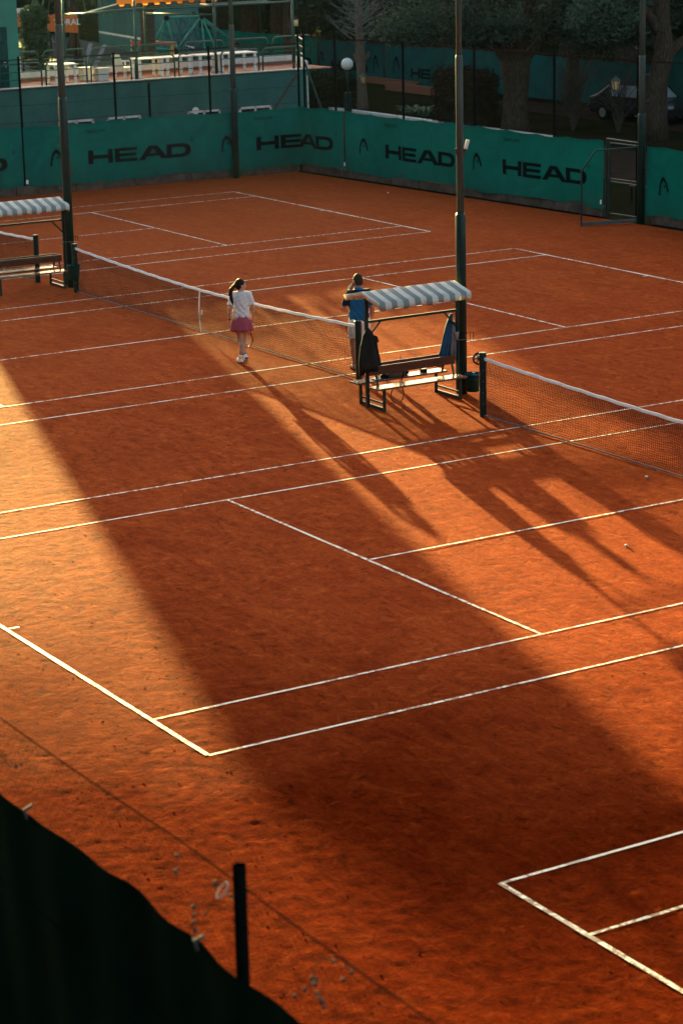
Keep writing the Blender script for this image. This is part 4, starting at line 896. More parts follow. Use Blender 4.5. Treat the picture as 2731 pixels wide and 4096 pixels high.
rp.build('rope_net', M['rope'], cl)['kind'] = 'stuff'
ss = thing('seesaw', 'wooden seesaw planks tilted on the playground', 'seesaw', (-58, 17.2, PZ)); 
for dy, nm in ((0, 0), (.55, 1)): MB().beam((.2, -.45+dy*.75, 1.0-dy*.2), (-.5, .15+dy*1.1, 1.72-dy*.15), .16, .05).build('plank', M['grey_cloth'], ss)
MB().tube([(0, -.2, .5), (0, 1.2, .5)], .05, 8).build('pivot', M['green_paint'], ss)
bb = thing('balance_beam', 'red topped playground beam on green legs', 'play equipment', (-57, 18.6, PZ))
MB().beam((0, -.2, 1.75), (-.6, 2.0, 1.6), .16, .14).build('beam', M['red_rubber'], bb)
for p in ((0, -.1), (-.5, 1.8)):
    for sx in (-.18, .22): MB().tube([(p[0], p[1], 1.65), (p[0]+sx, p[1]+sx*.4, 0)], .05, 8).build('leg', M['green_paint'] if p[1] < 0 else M['yellow_paint'], bb)
# sign boards behind the terrace
sg = thing('orange_sign', 'orange shield sign with white letters behind the far left pole', 'sign', (-62, 17.8, 3.9)); ax, ay, az = Vector((.45, .89, 0)), Vector((0, 0, 1)), Vector((.89, -.45, 0))
MB().prism([(-.62, -.35), (.62, -.45), (.6, .28), (.3, .42), (.1, .30), (-.15, .40), (-.45, .28), (-.62, .34)], (0, 0, 0), ax, ay, az, .05).build('board', M['orange_sign'], sg)
V, F = text_tris('TORAL', .34); MB().add([ax*(x-.35)+ay*(y_-.12)+az*.055 for x, y_ in V], F).build('lettering', M['white'], sg)
for d_ in (-.5, .5): MB().tube([ax*d_-az*.02+Vector((0, 0, -2.4)), ax*d_-az*.02+Vector((0, 0, .3))], .03, 6).build('post', M['dark_wire'], sg)
sg = thing('small_sign', 'small orange and white panel beside the clubhouse edge', 'sign', (-62, 16.0, 3.9))
MB().box((0, 0, .15), (.06, .7, .5)).build('board', M['orange_sign'], sg); MB().box((.0, 0, .52), (.06, .7, .22)).build('white_top', M['white_wall'], sg); MB().tube([(0, 0, -2.4), (0, 0, 0)], .03, 6).build('post', M['dark_wire'], sg)
bxp = thing('electric_box', 'grey electric box on a dark post behind the railing', 'utility box', (-50.5, 10.7, PZ))
MB().box((-.08, 0, 1.2), (.12, .14, 2.4)).build('post', M['dark_wire'], bxp); MB().box((0, .12, 2.15), (.14, .22, .30)).build('box', M['pole_grey'], bxp, bevel=.01); MB().tube([(0, .13, 2.0), (.02, .14, .9), (.02, .1, .2)], .014, 6).build('conduit', M['white'], bxp)

# ------------------------------------------------------------------ garden behind the right fence
tag(MB().box((-50.4, 28.05, .02), (15.5, .28, .10)).build('garden_kerb', M['white_wall']), 'pale low kerb edging the lawn behind the banners', 'kerb')
tag(MB().add([(-75, 24, .01), (-30, 22, .01), (-30, 27.6, .01), (-62, 27.6, .01), (-75, 27.6, .01)], [(0, 1, 2, 3, 4)]).build('garden_path', M['dirt_path']), kind='structure')
tag(MB().add([(-56, 33.4, .012), (-20, 31.5, .012), (-20, 35.8, .012), (-56, 35.8, .012)], [(0, 1, 2, 3)]).build('garden_road', M['dirt_path']), kind='structure')
gl = thing('globe_lamp', 'white globe lamp on a dark green garden post', 'street lamp', (-56.4, 27.8, 0))
MB().box((0, 0, .40), (.24, .24, .80)).build('pedestal', M['green_paint'], gl, bevel=.01); MB().tube([(0, 0, .8), (0, 0, 1.72)], .05, 12).build('stem', M['green_paint'], gl, smooth=True)
MB().tube([(0, 0, 1.68), (0, 0, 1.74)], [.07, .1], 14).build('collar', M['green_paint'], gl); MB().sphere((0, 0, 1.94), .245, 28, 18).build('globe', M['globe'], gl, smooth=True)
def lantern(label, loc, s=1.0):
    l_ = thing('garden_lantern', label, 'lantern', loc)
    MB().loft([((0, 0, 0), .09*s, .09*s), ((0, 0, .28*s), .15*s, .15*s)], 6).build('glass_body', M['lamp_amber'], l_)
    for k in range(6):
        a = 2*math.pi*k/6; MB().tube([(.09*s*math.cos(a), .09*s*math.sin(a), 0), (.155*s*math.cos(a), .155*s*math.sin(a), .28*s)], .014*s, 5).build('frame_bar', M['black'], l_)
    MB().loft([((0, 0, .28*s), .20*s, .20*s), ((0, 0, .36*s), .08*s, .08*s), ((0, 0, .40*s), .05*s, .05*s), ((0, 0, .44*s), .015, .015)], 6).build('cap', M['pole_grey'], l_)
    MB().tube([(0, 0, 0), (0, 0, -.04), (-.25*s, .15*s, -.04)], .02*s, 6).build('bracket', M['black'], l_)
    return l_
lantern('black lantern fixed to the trunk of the bare tree', (-56.95, 28.9, 1.08)); lantern('pale capped lantern right of the gate pole', (-40.9, 29.55, 1.75), 1.1)
fl = thing('small_post_lamp', 'small amber lamp on a thin post behind the fence corner', 'lamp', (-48, 20.55, 0))
MB().tube([(0, 0, 0), (0, 0, 4.15)], .03, 8).build('post', M['dark_wire'], fl); MB().tube([(0, 0, 4.15), (0, 0, 4.38)], .09, 14).build('glass', M['lamp_amber'], fl, smooth=True); MB().loft([((0, 0, 4.38), .11, .11), ((0, 0, 4.46), .03, .03)], 12).build('cap', M['black'], fl)
# brick edging walls, brick by brick on the face that shows
bm_ = MB().box((0, 0, 0), (.235, .11, .065)).mesh('brick'); bm_.materials.append(M['brick'])
def brick_wall(label, a, b, courses):
    a, b = Vector(a), Vector(b); d = (b-a).normalized(); ang = math.atan2(d.y, d.x); root = thing('brick_edging', label, 'low wall', a, ang, group='low brick edging walls in the garden'); L_ = (b-a).length
    MB().box((L_/2, .06, courses*.0375), (L_, .10, courses*.075-.02)).build('mortar_core', M['concrete'], root)
    for c_ in range(courses):
        for i in range(int(L_/.245)):
            o_ = bpy.data.objects.new('brick', bm_); COL.objects.link(o_); o_.parent = root; o_.location = (.12+i*.245+(.12 if c_ % 2 else 0), -.0+random.uniform(-.006, .006), .038+c_*.075)
brick_wall('low brick edging at the foot of the far banner', (-68.6, 36.0, 0), (-63.6, 35.9, 0), 4); brick_wall('nearer low brick edging on the lawn, right of the bare tree', (-64.1, 34.5, 0), (-58.9, 34.3, 0), 5)
# far banners along the garden boundary
def far_pt(s, h, off=0): return Vector((s, 36.1-.05-off+.03*math.sin(s*2.2)+.04*math.sin(s*.7+h), h))
def far_banner(label, x0, x1, h0, h1, mat='far_cloth'):
    root = thing('far_banner', label, 'banner', ((x0+x1)/2, 36.1, 0)); o = root.location; n = int((x1-x0)/.25)+2; vs = []
    for i in range(n):
        x = x0+(x1-x0)*i/(n-1)
        for j in range(8): vs.append(far_pt(x, h0+(h1-.05*abs(math.sin(x*2.3))-h0)*j/7)-o)
    MB().add(vs, [(i*8+j, (i+1)*8+j, (i+1)*8+j+1, i*8+j+1) for i in range(n-1) for j in range(7)]).build('cloth', M[mat], root, smooth=True); return root
f1 = far_banner('bright green far banner behind the terrace railing and trunk', -100, -72.7, .02, 1.88, 'cloth'); head_word(-76.6, .42, 3.3, .45, f1, far_pt, 'HEAD')
f2 = far_banner('teal far banner with HEAD print behind the globe lamp', -72.55, -66.6, .02, 1.84); emblem(-72.5, .5, .5, .75, f2, far_pt); head_word(-71.45, .42, 3.3, .44, f2, far_pt); emblem(-67.6, .52, .55, .8, f2, far_pt)
f3 = far_banner('teal far banner with HEAD print right of the bare tree', -66.5, -60.5, .12, 1.92); emblem(-65.8, .56, .5, .78, f3, far_pt); head_word(-64.35, .44, 3.3, .44, f3, far_pt)
f4 = far_banner('teal far banner behind the big forked tree', -60.4, -47, .15, 1.95); f5 = far_banner('teal far banner with dark letter at the right edge', -46.9, -30, .2, 2.9); head_word(-39.6, .9, 5.4, .75, f5, far_pt, 'EAD')
ff = thing('boundary_fence', 'dark wire boundary fence with slim posts behind the far banners', 'fence', (-60, 36.4, 0)); o = ff.location
for k in range(14): MB().tube([Vector((-88+4.6*k, 36.4, 0))-o, Vector((-88+4.6*k, 36.4, 5.5))-o], .045, 8).build('post', M['green_paint'], ff)
V, F = chain_mesh(lambda s, h: Vector((s, 36.4, h))-o, -90, -30, 1.9, 5.4, .16, .004); m = mesh_np('chain_link', V, F, M['dark_wire'], ff); m['kind'] = 'stuff'
# garden bench behind the gate and a parked dark car
gb = thing('garden_bench', 'brown slatted park bench seen through the gate', 'bench', (-26.6, 19.8, 0), .15)
for k in range(3): MB().box((0, .12*k-.1, .45), (1.5, .10, .03)).build('seat_slat', M['wood'], gb)
for k in range(4): MB().box((0, .26+.02*k, .58+.11*k), (1.5, .03, .085)).build('back_slat', M['wood'], gb)
for sx in (-.62, .62):
    MB().beam((sx, -.15, 0), (sx, -.15, .44), .05, .05).build('leg', M['black'], gb); MB().beam((sx, .22, 0), (sx, .34, .98), .05, .05).build('leg', M['black'], gb)
bk = thing('backpack', 'black backpack hung on the gate side of the park bench', 'bag', (-25.75, 19.35, .47)); MB().loft([((0, 0, 0), .20, .14), ((0, 0, .25), .22, .16), ((0, .02, .45), .16, .11), ((0, .02, .52), .05, .04)], 18).build('body', M['black'], bk, smooth=True); MB().box((.0, -.15, .17), (.24, .06, .2)).build('pocket', M['jacket'], bk, bevel=.02)
car = thing('parked_car', 'dark parked car half hidden behind shrubs on the right', 'car', (-45.2, 34.2, 0), .1)
prof = [(-2.1, .3), (2.1, .3), (2.12, .62), (1.95, .80), (1.15, .92), (.55, 1.38), (-1.0, 1.42), (-1.75, .98), (-2.12, .9)]
MB().prism(prof, (0, -.82, 0), Vector((1, 0, 0)), Vector((0, 0, 1)), Vector((0, 1, 0)), 1.64).build('body', M['car_paint'], car, bevel=.06)
MB().add([(1.14, -.70, .935), (1.14, .70, .935), (.585, .62, 1.375), (.585, -.62, 1.375)], [(0, 1, 2, 3)]).build('windscreen', M['car_glass'], car)
MB().add([(-.95, -.832, .96), (.95, -.832, .96), (.50, -.828, 1.32), (-.88, -.828, 1.34)], [(0, 1, 2, 3)]).build('side_window', M['car_glass'], car)
for x in (-1.3, 1.3):
    for yy in (-.80, .80):
        wl = MB().tube([(x, yy-.09, .31), (x, yy+.09, .31)], .31, 20).build('wheel', M['black'], car); MB().tube([(x, yy-.1, .31), (x, yy+.1, .31)], .18, 16).build('rim', M['steel'], wl)
for yy in (-.6, .6): MB().box((2.1, yy, .68), (.06, .26, .12)).build('headlight', M['car_glass'], car)

# unseen stand building behind the camera, added to keep sky off the near clay
sb = thing('stand_sky_blocker', 'unseen tall dark stand block behind the near fence, added to dim the near clay', 'building', (18, -30, 0)); o = sb.location
MB().box(Vector((16, -31, 11))-o, (70, 12, 22)).build('wall', M['jacket'], sb)
MB().box(Vector((27.5, -24.2, 7.4))-o, (6, 1.5, .25)).build('balcony', M['concrete'], sb)
for k in range(12): MB().box(Vector((-12+k*5, -24.98, 5.0))-o, (2.2, .06, 1.6)).build('window', M['glass'], sb)
# ------------------------------------------------------------------ vegetation
def leaf_cloud(centres, radii, counts, size, rng, squash=.8, droop=0.0, shell=.55):
    """quads (leaf sprays) through ellipsoid clumps -> V, F"""
    P = []; 
    for c, r, n in zip(centres, radii, counts):
        d = rng.normal(size=(n, 3)); d /= np.linalg.norm(d, axis=1, keepdims=True); rad = (shell+(1-shell)*rng.random((n, 1)))**1.0*rng.random((n, 1))**.25
        P.append(np.array(c)+d*rad*np.array(r))
    P = np.concatenate(P); n = len(P)
    a = rng.normal(size=(n, 3)); a[:, 2] = a[:, 2]*.5-droop; a /= np.linalg.norm(a, axis=1, keepdims=True); b = np.cross(a, rng.normal(size=(n, 3))); b /= np.linalg.norm(b, axis=1, keepdims=True)
    s = size*(.55+.9*rng.random((n, 1))); w = s*squash*.42
    V = np.stack([P-a*s*.5, P+b*w*.5-a*s*.05, P+a*s*.5, P-b*w*.5-a*s*.05], 1).reshape(-1, 3); F = np.arange(4*n).reshape(n, 4)
    return V, F
def limb(mb, a, b, r0, r1, rk, seg=6, bend=.18, n=9):
    a, b = Vector(a), Vector(b); L = (b-a).length; pts = []; rs = []; off = Vector((rk.uniform(-1, 1), rk.uniform(-1, 1), rk.uniform(-.3, .6)))*bend*L
    for i in range(seg+1):
        t = i/seg; pts.append(a.lerp(b, t)+off*math.sin(math.pi*t)*.6+Vector((rk.uniform(-1, 1), rk.uniform(-1, 1), 0))*r0*.18); rs.append((r0+(r1-r0)*t)*(1+rk.uniform(-.08, .08)))
    mb.tube(pts, rs, n); return pts
def tree(name, label, loc, trunk, limbs, clumps, leaf=.3, mat='leaf', bark='bark', seed=1, droop=0., group=None, core=False, cat='tree'):
    """trunk: list of (point, radius); limbs: (a, b, r0, r1); clumps: (centre, radii, count)"""
    rk = random.Random(seed); rg = np.random.default_rng(seed); root = thing(name, label, cat, loc, group=group)
    tk = MB(); pts = [Vector(p) for p, r in trunk]; tk.tube(pts, [r for p, r in trunk], 14); 
    t_o = tk.build('trunk', M[bark], root, smooth=True)
    if limbs:
        lm = MB()
        for a, b, r0, r1 in limbs:
            q = limb(lm, a, b, r0, r1, rk)
            for i in range(2): 
                s = q[rk.randint(2, 5)]; e = s+Vector((rk.uniform(-1, 1), rk.uniform(-1, 1), rk.uniform(.1, .8)))*(Vector(b)-Vector(a)).length*.4; limb(lm, s, e, r1*.8+.01, .012, rk, 4)
        lm.build('limbs', M[bark], root, smooth=True)
    if clumps:
        V, F = leaf_cloud([c[0] for c in clumps], [c[1] for c in clumps], [c[2] for c in clumps], leaf, rg, droop=droop); mesh_np('crown', V, F, M[mat], root)
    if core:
        cm = MB()  # solid core added inside the crown so sunlight cannot leak through
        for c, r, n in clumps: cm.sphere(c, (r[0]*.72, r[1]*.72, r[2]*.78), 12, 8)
        cm.build('foliage_core', M['leaf_hedge'], root, smooth=True)
    return root
def crown(c, R_, n, cnt, seed, zs=.7, sub=.42):
    rk = random.Random(seed); out = []
    for i in range(n):
        a = rk.uniform(0, 2*math.pi); q = math.sqrt(rk.random()); z = rk.uniform(-1, 1); rr_ = R_*sub*rk.uniform(.7, 1.25)
        out.append(((c[0]+q*R_*math.cos(a)*.8, c[1]+q*R_*math.sin(a)*.8, c[2]+z*R_*zs*.8), (rr_, rr_, rr_*.72), cnt))
    return out
# big forked tree behind the right banners
tree('forked_tree', 'big forked tree with thick pale trunk behind the right banner', (-45.8, 28.65, 0), [((0, 0, -.1), .62), ((0, 0, .4), .50), ((.02, 0, 1.3), .46), ((0, .03, 2.0), .52), ((0, 0, 2.6), .60)],
     [((0, 0, 2.2), (-1.0, -1.6, 5.4), .34, .16), ((0, 0, 2.3), (.4, .9, 5.6), .32, .15), ((0, 0, 2.3), (-.4, 2.4, 5.0), .22, .10), ((-.4, -.6, 3.4), (-1.0, -2.6, 4.6), .16, .05)],
     [((-1.6, -2.5, 3.9), (1.6, 1.6, .9), 2600), ((.4, 1.8, 4.0), (1.9, 1.9, 1.0), 3000), ((0, 3.6, 3.3), (1.5, 1.5, 1.1), 2200), ((0, 0, 6.2), (3.6, 3.6, 2.0), 6500), ((1.0, 3.0, 5.6), (2.2, 2.2, 1.6), 3000), ((0, -3.2, 5.4), (2.4, 2.4, 1.6), 3000), ((.6, -1.2, 3.9), (1.5, 1.6, .8), 2600), ((.8, 3.4, 4.3), (2.0, 2.2, 1.0), 3600), ((.5, 5.2, 3.7), (1.5, 1.7, 1.1), 2600), ((-.5, -4.4, 4.0), (1.6, 1.6, .9), 2600)], .18, 'leaf_grey', 'bark', 3, .5)
tree('leaning_tree', 'thick leaning tree beside the gate pole at the right', (-40.1, 30.75, 0), [((0, 0, -.1), .52), ((-.05, 0, .8), .44), ((-.1, .1, 1.9), .40), ((0, .35, 3.0), .36), ((-.05, .2, 4.2), .34), ((0, .2, 6.5), .26)],
     [((0, .2, 2.7), (.5, 2.4, 4.6), .22, .12), ((0, .2, 3.6), (-.3, -1.9, 5.6), .2, .10), ((0, .2, 4.8), (.5, 1.5, 7), .16, .08)],
     [((0, -1.8, 5.2), (1.6, 1.5, 1.0), 2400), ((0, 1.7, 5.4), (1.7, 1.5, 1.1), 2400), ((0, 0, 7.0), (3.0, 3.0, 1.8), 4500), ((.5, 2.6, 4.1), (1.2, 1.2, .8), 1800), ((.5, -2.8, 4.4), (1.6, 1.5, 1.0), 3000), ((0, 3.8, 5.0), (1.8, 1.6, 1.2), 3000)], .18, 'leaf_grey', 'bark', 5, .5)
tree('slender_tree', 'slender dark trunk standing between the forked tree and the leaning tree', (-49.6, 34.1, 0), [((0, 0, -.1), .34), ((0, 0, 1.0), .28), ((.05, .05, 3), .24), ((.05, .1, 6.5), .16)],
     [((0, 0, 2.4), (.3, 1.5, 5), .12, .06), ((0, 0, 3), (.2, -1.6, 5.4), .12, .06)], crown((0, 0, 6.0), 3.2, 9, 700, 21, .6)+[((0, 1.4, 3.7), (1.6, 1.5, .9), 2400), ((0, -1.4, 3.9), (1.6, 1.5, .9), 2400), ((0, 0, 4.4), (2.4, 2.4, .9), 2600)], .20, 'leaf_grey', 'bark', 8, .5)
tree('twin_trunk_tree', 'dark tree with a twin trunk behind the central pole top', (-62.7, 37.1, 0), [((0, 0, -.1), .55), ((0, 0, 1.0), .46), ((.0, .0, 2.2), .46)],
     [((0, 0, 2.0), (.3, 1.4, 5.4), .30, .2), ((0, 0, 2.0), (-.3, -1.3, 5.6), .30, .2)], [((0, 1.6, 2.6), (1.0, .9, 1.5), 1500), ((0, 1.9, 1.4), (.6, .6, .9), 500)]+crown((0, 0, 6.6), 4.0, 9, 700, 31, .5), .24, 'leaf', 'bark', 9, .3)
# bare pollard with pale twigs
bt = thing('bare_tree', 'bare pollarded tree with pale twigs behind the globe lamp', 'tree', (-57.4, 29.12, 0))
MB().tube([(0, 0, -.1), (0, 0, .3), (.0, -.02, 1.2), (.0, -.05, 2.2), (-.02, -.08, 3.2), (-.05, -.1, 4.2), (0, -.1, 5.5)], [.28, .225, .19, .20, .17, .15, .10], 12).build('trunk', M['bark_pale'], bt, smooth=True)
MB().tube([(0, 0, 1.75), (-.1, -.22, 2.05), (-.12, -.26, 2.25)], [.10, .09, .08], 8).build('cut_stub', M['bark_pale'], bt); MB().tube([(0, 0, 1.9), (.1, .25, 2.15), (.12, .28, 2.3)], [.09, .08, .07], 8).build('cut_stub', M['bark_pale'], bt)
rk = random.Random(12); tw = MB()
for i in range(150):
    z = rk.uniform(2.6, 5.2); a = rk.uniform(0, 2*math.pi); p = Vector((.1*math.cos(a), -.08+.1*math.sin(a), z)); d = Vector((math.cos(a), math.sin(a), rk.uniform(.0, .7))); pts = [p]; L_ = rk.uniform(.5, 1.9)
    for k in range(6): p = p+d*L_/6; d = (d+Vector((rk.uniform(-.22, .22), rk.uniform(-.22, .22), rk.uniform(-.05, .24)))).normalized(); pts.append(p)
    r0 = rk.uniform(.007, .017); tw.tube(pts, [r0*(1-.12*k) for k in range(7)], 4, cap=False)
    for k in (2, 3, 4):
        e = pts[k]; tw.tube([e, e+Vector((rk.uniform(-1, 1), rk.uniform(-1, 1), rk.uniform(.1, .9)))*L_*.22], [.006, .003], 3, cap=False)
tw.build('twigs', M['twig'], bt)
# twiggy bare shrub right
for nm, lab, loc, seed, nn in (('twiggy_shrub', 'dense leafless twiggy shrub left of the gate pole', (-44.3, 30.2, 0), 41, 260), ('twiggy_shrub', 'leafless twiggy shrub in front of the parked car', (-42.6, 31.0, 0), 43, 130)):
    sh = thing(nm, lab, 'shrub', loc, group='leafless shrubs in the garden'); tw = MB(); rk = random.Random(seed)
    for i in range(9): tw.tube([(0, 0, 0), (rk.uniform(-.25, .25), rk.uniform(-.25, .25), .6), (rk.uniform(-.6, .6), rk.uniform(-.6, .6), 1.5)], [.05, .04, .02], 6)
    for i in range(nn):
        p = Vector((rk.uniform(-.3, .3), rk.uniform(-.3, .3), rk.uniform(.5, 1.9))); d = Vector((p.x*2+rk.uniform(-.5, .5), p.y*2+rk.uniform(-.5, .5), rk.uniform(.3, 1.2))).normalized(); pts = [p]; L_ = rk.uniform(.6, 1.7)
        for k in range(5): p = p+d*L_/5; d = (d+Vector((rk.uniform(-.3, .3), rk.uniform(-.3, .3), rk.uniform(-.15, .2)))).normalized(); pts.append(p)
        tw.tube(pts, [.009, .008, .007, .005, .004, .002], 3, cap=False)
    tw.build('twigs', M['brown_twig'], sh)
# clipped hedges
def hedge(label, a, b, wd, h, mat, n, seed, group='clipped hedges in the garden'):
    rg = np.random.default_rng(seed); a, b = np.array(a), np.array(b); root = thing('hedge', label, 'hedge', ((a[0]+b[0])/2, (a[1]+b[1])/2, 0), group=group); L_ = np.hypot(*(b-a)); ang = math.atan2(*(b-a)[::-1]); root.rotation_euler.z = ang
    MB().box((0, 0, h*.43), (L_*.9, wd*.8, h*.84)).build('inner_growth', M[mat], root)
    f = rg.random((n, 3)); face = rg.integers(0, 5, n); P = (f-.5)*np.array([L_, wd, h])+np.array([0, 0, h/2])
    P[face == 0, 1] = -wd/2; P[face == 1, 1] = wd/2; P[face == 2, 2] = h; P[face == 3, 0] = -L_/2; P[face == 4, 0] = L_/2; P += rg.normal(size=(n, 3))*np.array([.10, .10, .13])
    s = .11; q = rg.normal(size=(n, 3)); q /= np.linalg.norm(q, axis=1, keepdims=True); r_ = np.cross(q, rg.normal(size=(n, 3))); r_ /= np.linalg.norm(r_, axis=1, keepdims=True)
    V = np.stack([P-q*s/2, P+r_*s*.25, P+q*s/2, P-r_*s*.25], 1).reshape(-1, 3); mesh_np('leaves', V, np.arange(4*n).reshape(n, 4), M[mat], root)
hedge('dark clipped hedge beside the terrace end wall', (-60.2, 27.9), (-58.0, 28.6), 1.2, 1.22, 'leaf_hedge', 9000, 2)
hedge('brown shaded hedge left of the forked tree', (-50.3, 28.6), (-47.3, 28.3), 1.1, 1.9, 'leaf_brown', 12000, 4)
# strap-leaved clump
ag = thing('strap_leaf_plant', 'clump of arching strap leaves at the lawn edge', 'plant', (-53.0, 29.2, 0)); rk = random.Random(9); lf2 = MB()
for i in range(170):
    c = Vector((rk.uniform(-.9, .9), rk.uniform(-.45, .45), 0)); a = rk.uniform(0, 6.28); L_ = rk.uniform(.45, .8); d = Vector((math.cos(a), math.sin(a), 0)); sd = Vector((-d.y, d.x, 0))*.024; ps = [(c+d*L_*t*.8+Vector((0, 0, L_*(1.25*t-1.0*t*t)*1.1+.02))) for t in (0, .35, .7, 1)]
    lf2.add([p+sd*k*(1, 1.2, .9, .15)[j] for j, p in enumerate(ps) for k in (-1, 1)], [(0, 1, 3, 2), (2, 3, 5, 4), (4, 5, 7, 6)])
lf2.build('leaves', M['leaf_bright'], ag)
# palm behind the terrace
pl = thing('palm_tree', 'thick palm trunk behind the terrace tables', 'tree', (-54, 17.6, PZ))
MB().tube([(0, 0, 0), (0, 0, 1), (.02, 0, 2.5), (0, 0, 5.5), (0, 0, 9)], [.36, .30, .28, .27, .27], 16).build('trunk', M['palm_bark'], pl, smooth=True)
def fronds(mb, c, n, L0, rk, dn=.9):
    for i in range(n):
        a = 2*math.pi*i/n+rk.uniform(-.2, .2); d = Vector((math.cos(a), math.sin(a), 0)); L_ = L0*rk.uniform(.8, 1.15); prev = None
        pts = [Vector(c)+d*L_*t*.75+Vector((0, 0, L_*(.35*t-dn*t*t))) for t in np.linspace(0, 1, 14)]; mb.tube(pts, .018, 4)
        for j in range(2, 14):
            for s in (-1, 1):
                sd = Vector((-d.y, d.x, 0))*s; w_ = .5*math.sin(math.pi*(j/14))*.8+.12; t_ = (pts[j]-pts[j-1]).normalized()
                for q in (0, .5):
                    p = pts[j-1].lerp(pts[j], q); e = p+sd*w_*.55+t_*w_*.5+Vector((0, 0, -w_*.55)); mb.add([p, p+t_*.03, e], [(0, 1, 2)])
fr = MB(); fronds(fr, (0, 0, 9), 22, 3.6, random.Random(2), 1.0); fr.build('fronds', M['frond'], pl)
rk = random.Random(33); fr = MB()
pl2 = thing('drooping_palm', 'palm with drooping fronds hanging in at the top left', 'tree', (-77, 25.0, PZ)); MB().tube([(0, 0, 0), (.05, .25, 1.0), (.0, .1, 2.2), (0, .05, 4.3)], [.24, .19, .16, .16], 12).build('trunk', M['palm_bark'], pl2, smooth=True); fronds(fr, (0, 0, 4.3), 26, 2.4, rk, 1.3); fr.build('fronds', M['frond'], pl2)
# dark cypress-like tree by the clubhouse
tree('cypress', 'dense dark cypress rising behind the clubhouse corner', (-58.5, 15.0, PZ), [((0, 0, 0), .28), ((0, 0, 1.5), .24), ((0, 0, 3), .12)], [], [((0, 0, 1.5+.65*k), (.75, .62, .6), 2200) for k in range(3)], .20, 'leaf', 'bark', 14, -.3)
# trunks of the park behind
spots = [(-66, 30.7, .30, 'thick dark trunk just left of the terrace end lamp'), (-78, 36.9, .36, 'dark trunk behind the bright far banner, left one'), (-84, 38.6, .45, 'thick dark trunk behind the rope climber'), (-76, 41.5, .42, 'dark trunk between the lamp post and the bare tree'), (-70, 43.5, .5, 'broad dark trunk behind the bare tree crown'),
         (-70, 47.0, .22, 'slim dark trunk on the sunlit park lawn, left'), (-66.5, 46.2, .24, 'slim dark trunk on the sunlit park lawn, middle'), (-62.5, 46.5, .2, 'slim dark trunk on the sunlit park lawn, right'), (-54, 40.5, .3, 'dark trunk behind the forked tree'), (-47, 39.5, .32, 'dark trunk behind the gate pole'), (-38, 38.5, .3, 'dark trunk at the right edge'), (-98, 40, .5, 'far trunk behind the climbing frame')]
for i, (x, y, r_, lab) in enumerate(spots):
    rk = random.Random(60+i); lean = rk.uniform(-.3, .3)
    tree('park_tree', lab, (x, y, 0), [((0, 0, -.1), r_*1.35), ((0, 0, .5), r_*1.05), ((lean*.3, 0, 2.5), r_*.95), ((lean, .1, 5), r_*.9), ((lean, .1, 9), r_*.5)], [((lean*.5, 0, 3.6), (lean+rk.uniform(-2, 2), rk.uniform(-2, 2), 7), r_*.45, r_*.2), ((lean*.7, 0, 4.4), (rk.uniform(-2, 2), rk.uniform(-2, 2), 8), r_*.4, r_*.2)],
         crown((lean, 0, 8.2), 4.6 if r_ > .3 else 3.2, 10, 520, 80+i, .55)+[((lean+rk.uniform(-1.5, 1.5), rk.uniform(-1.5, 1.5), rk.uniform(4.2, 5.2)), (1.4, 1.4, .8), 700) for k in range(3)], .30, 'leaf', 'bark', 60+i, .3, group='trees of the park behind the courts')
# magnolia-like dense dark bush
tree('dense_shrub', 'dense dark glossy shrub left of the bare tree', (-73.5, 37.6, 0), [((0, 0, 0), .12), ((0, 0, 2), .1)], [], [((0, 0, 3.4), (1.3, 1.3, 1.4), 2600), ((.4, .5, 4.6), (1.4, 1.3, 1.0), 1800), ((0, -.3, 2.2), (.9, .9, .9), 1000)], .22, 'leaf', 'bark', 71, .2, cat='shrub')
# tall evergreen screen that keeps the low sun off the far courts, standing behind the playground
rk = random.Random(5); n_s = 0
for i in range(9):
    y = 2.0+3.2*i
    h_ = 10.4+rk.uniform(-.15, .15)
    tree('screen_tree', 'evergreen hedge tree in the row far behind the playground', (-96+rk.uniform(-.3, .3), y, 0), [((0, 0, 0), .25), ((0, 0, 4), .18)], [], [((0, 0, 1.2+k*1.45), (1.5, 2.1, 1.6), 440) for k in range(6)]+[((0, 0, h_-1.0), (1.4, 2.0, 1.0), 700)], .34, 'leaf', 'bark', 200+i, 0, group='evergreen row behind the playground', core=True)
for i in range(10):
    y = 31.6+4.2*i
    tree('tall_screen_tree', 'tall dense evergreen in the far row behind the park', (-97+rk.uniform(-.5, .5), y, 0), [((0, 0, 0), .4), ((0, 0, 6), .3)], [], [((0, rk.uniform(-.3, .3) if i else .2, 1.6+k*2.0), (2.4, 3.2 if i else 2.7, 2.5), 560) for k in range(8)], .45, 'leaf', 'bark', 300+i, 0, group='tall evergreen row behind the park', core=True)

# dark wood closing the park at the back
for i in range(11):
    x = -104+8.2*i+rk.uniform(-1, 1); y = 57+rk.uniform(-3, 3)
    tree('wood_tree', 'broad dark tree closing the park far behind the garden', (x, y, 0), [((0, 0, 0), .4), ((0, 0, 5), .3)], [], [((rk.uniform(-1, 1), rk.uniform(-1, 1), 1.6+k*1.8), (4.6, 3.4, 1.9), 520) for k in range(6)], .5, 'leaf', 'bark', 400+i, 0, group='broad trees closing the park', core=True)

tree('small_leaning_tree', 'leaning dark trunk rising behind the front railing at the left', (-62, 18.45, PZ), [((0, .1, -.05), .26), ((0, 0, .6), .20), ((.0, -.12, 1.6), .18), ((0, -.1, 3.0), .16), ((0, 0, 3.6), .13)], [], [((0, 0, 3.5), (.7, .7, .35), 500)], .22, 'leaf', 'bark', 91, .3)
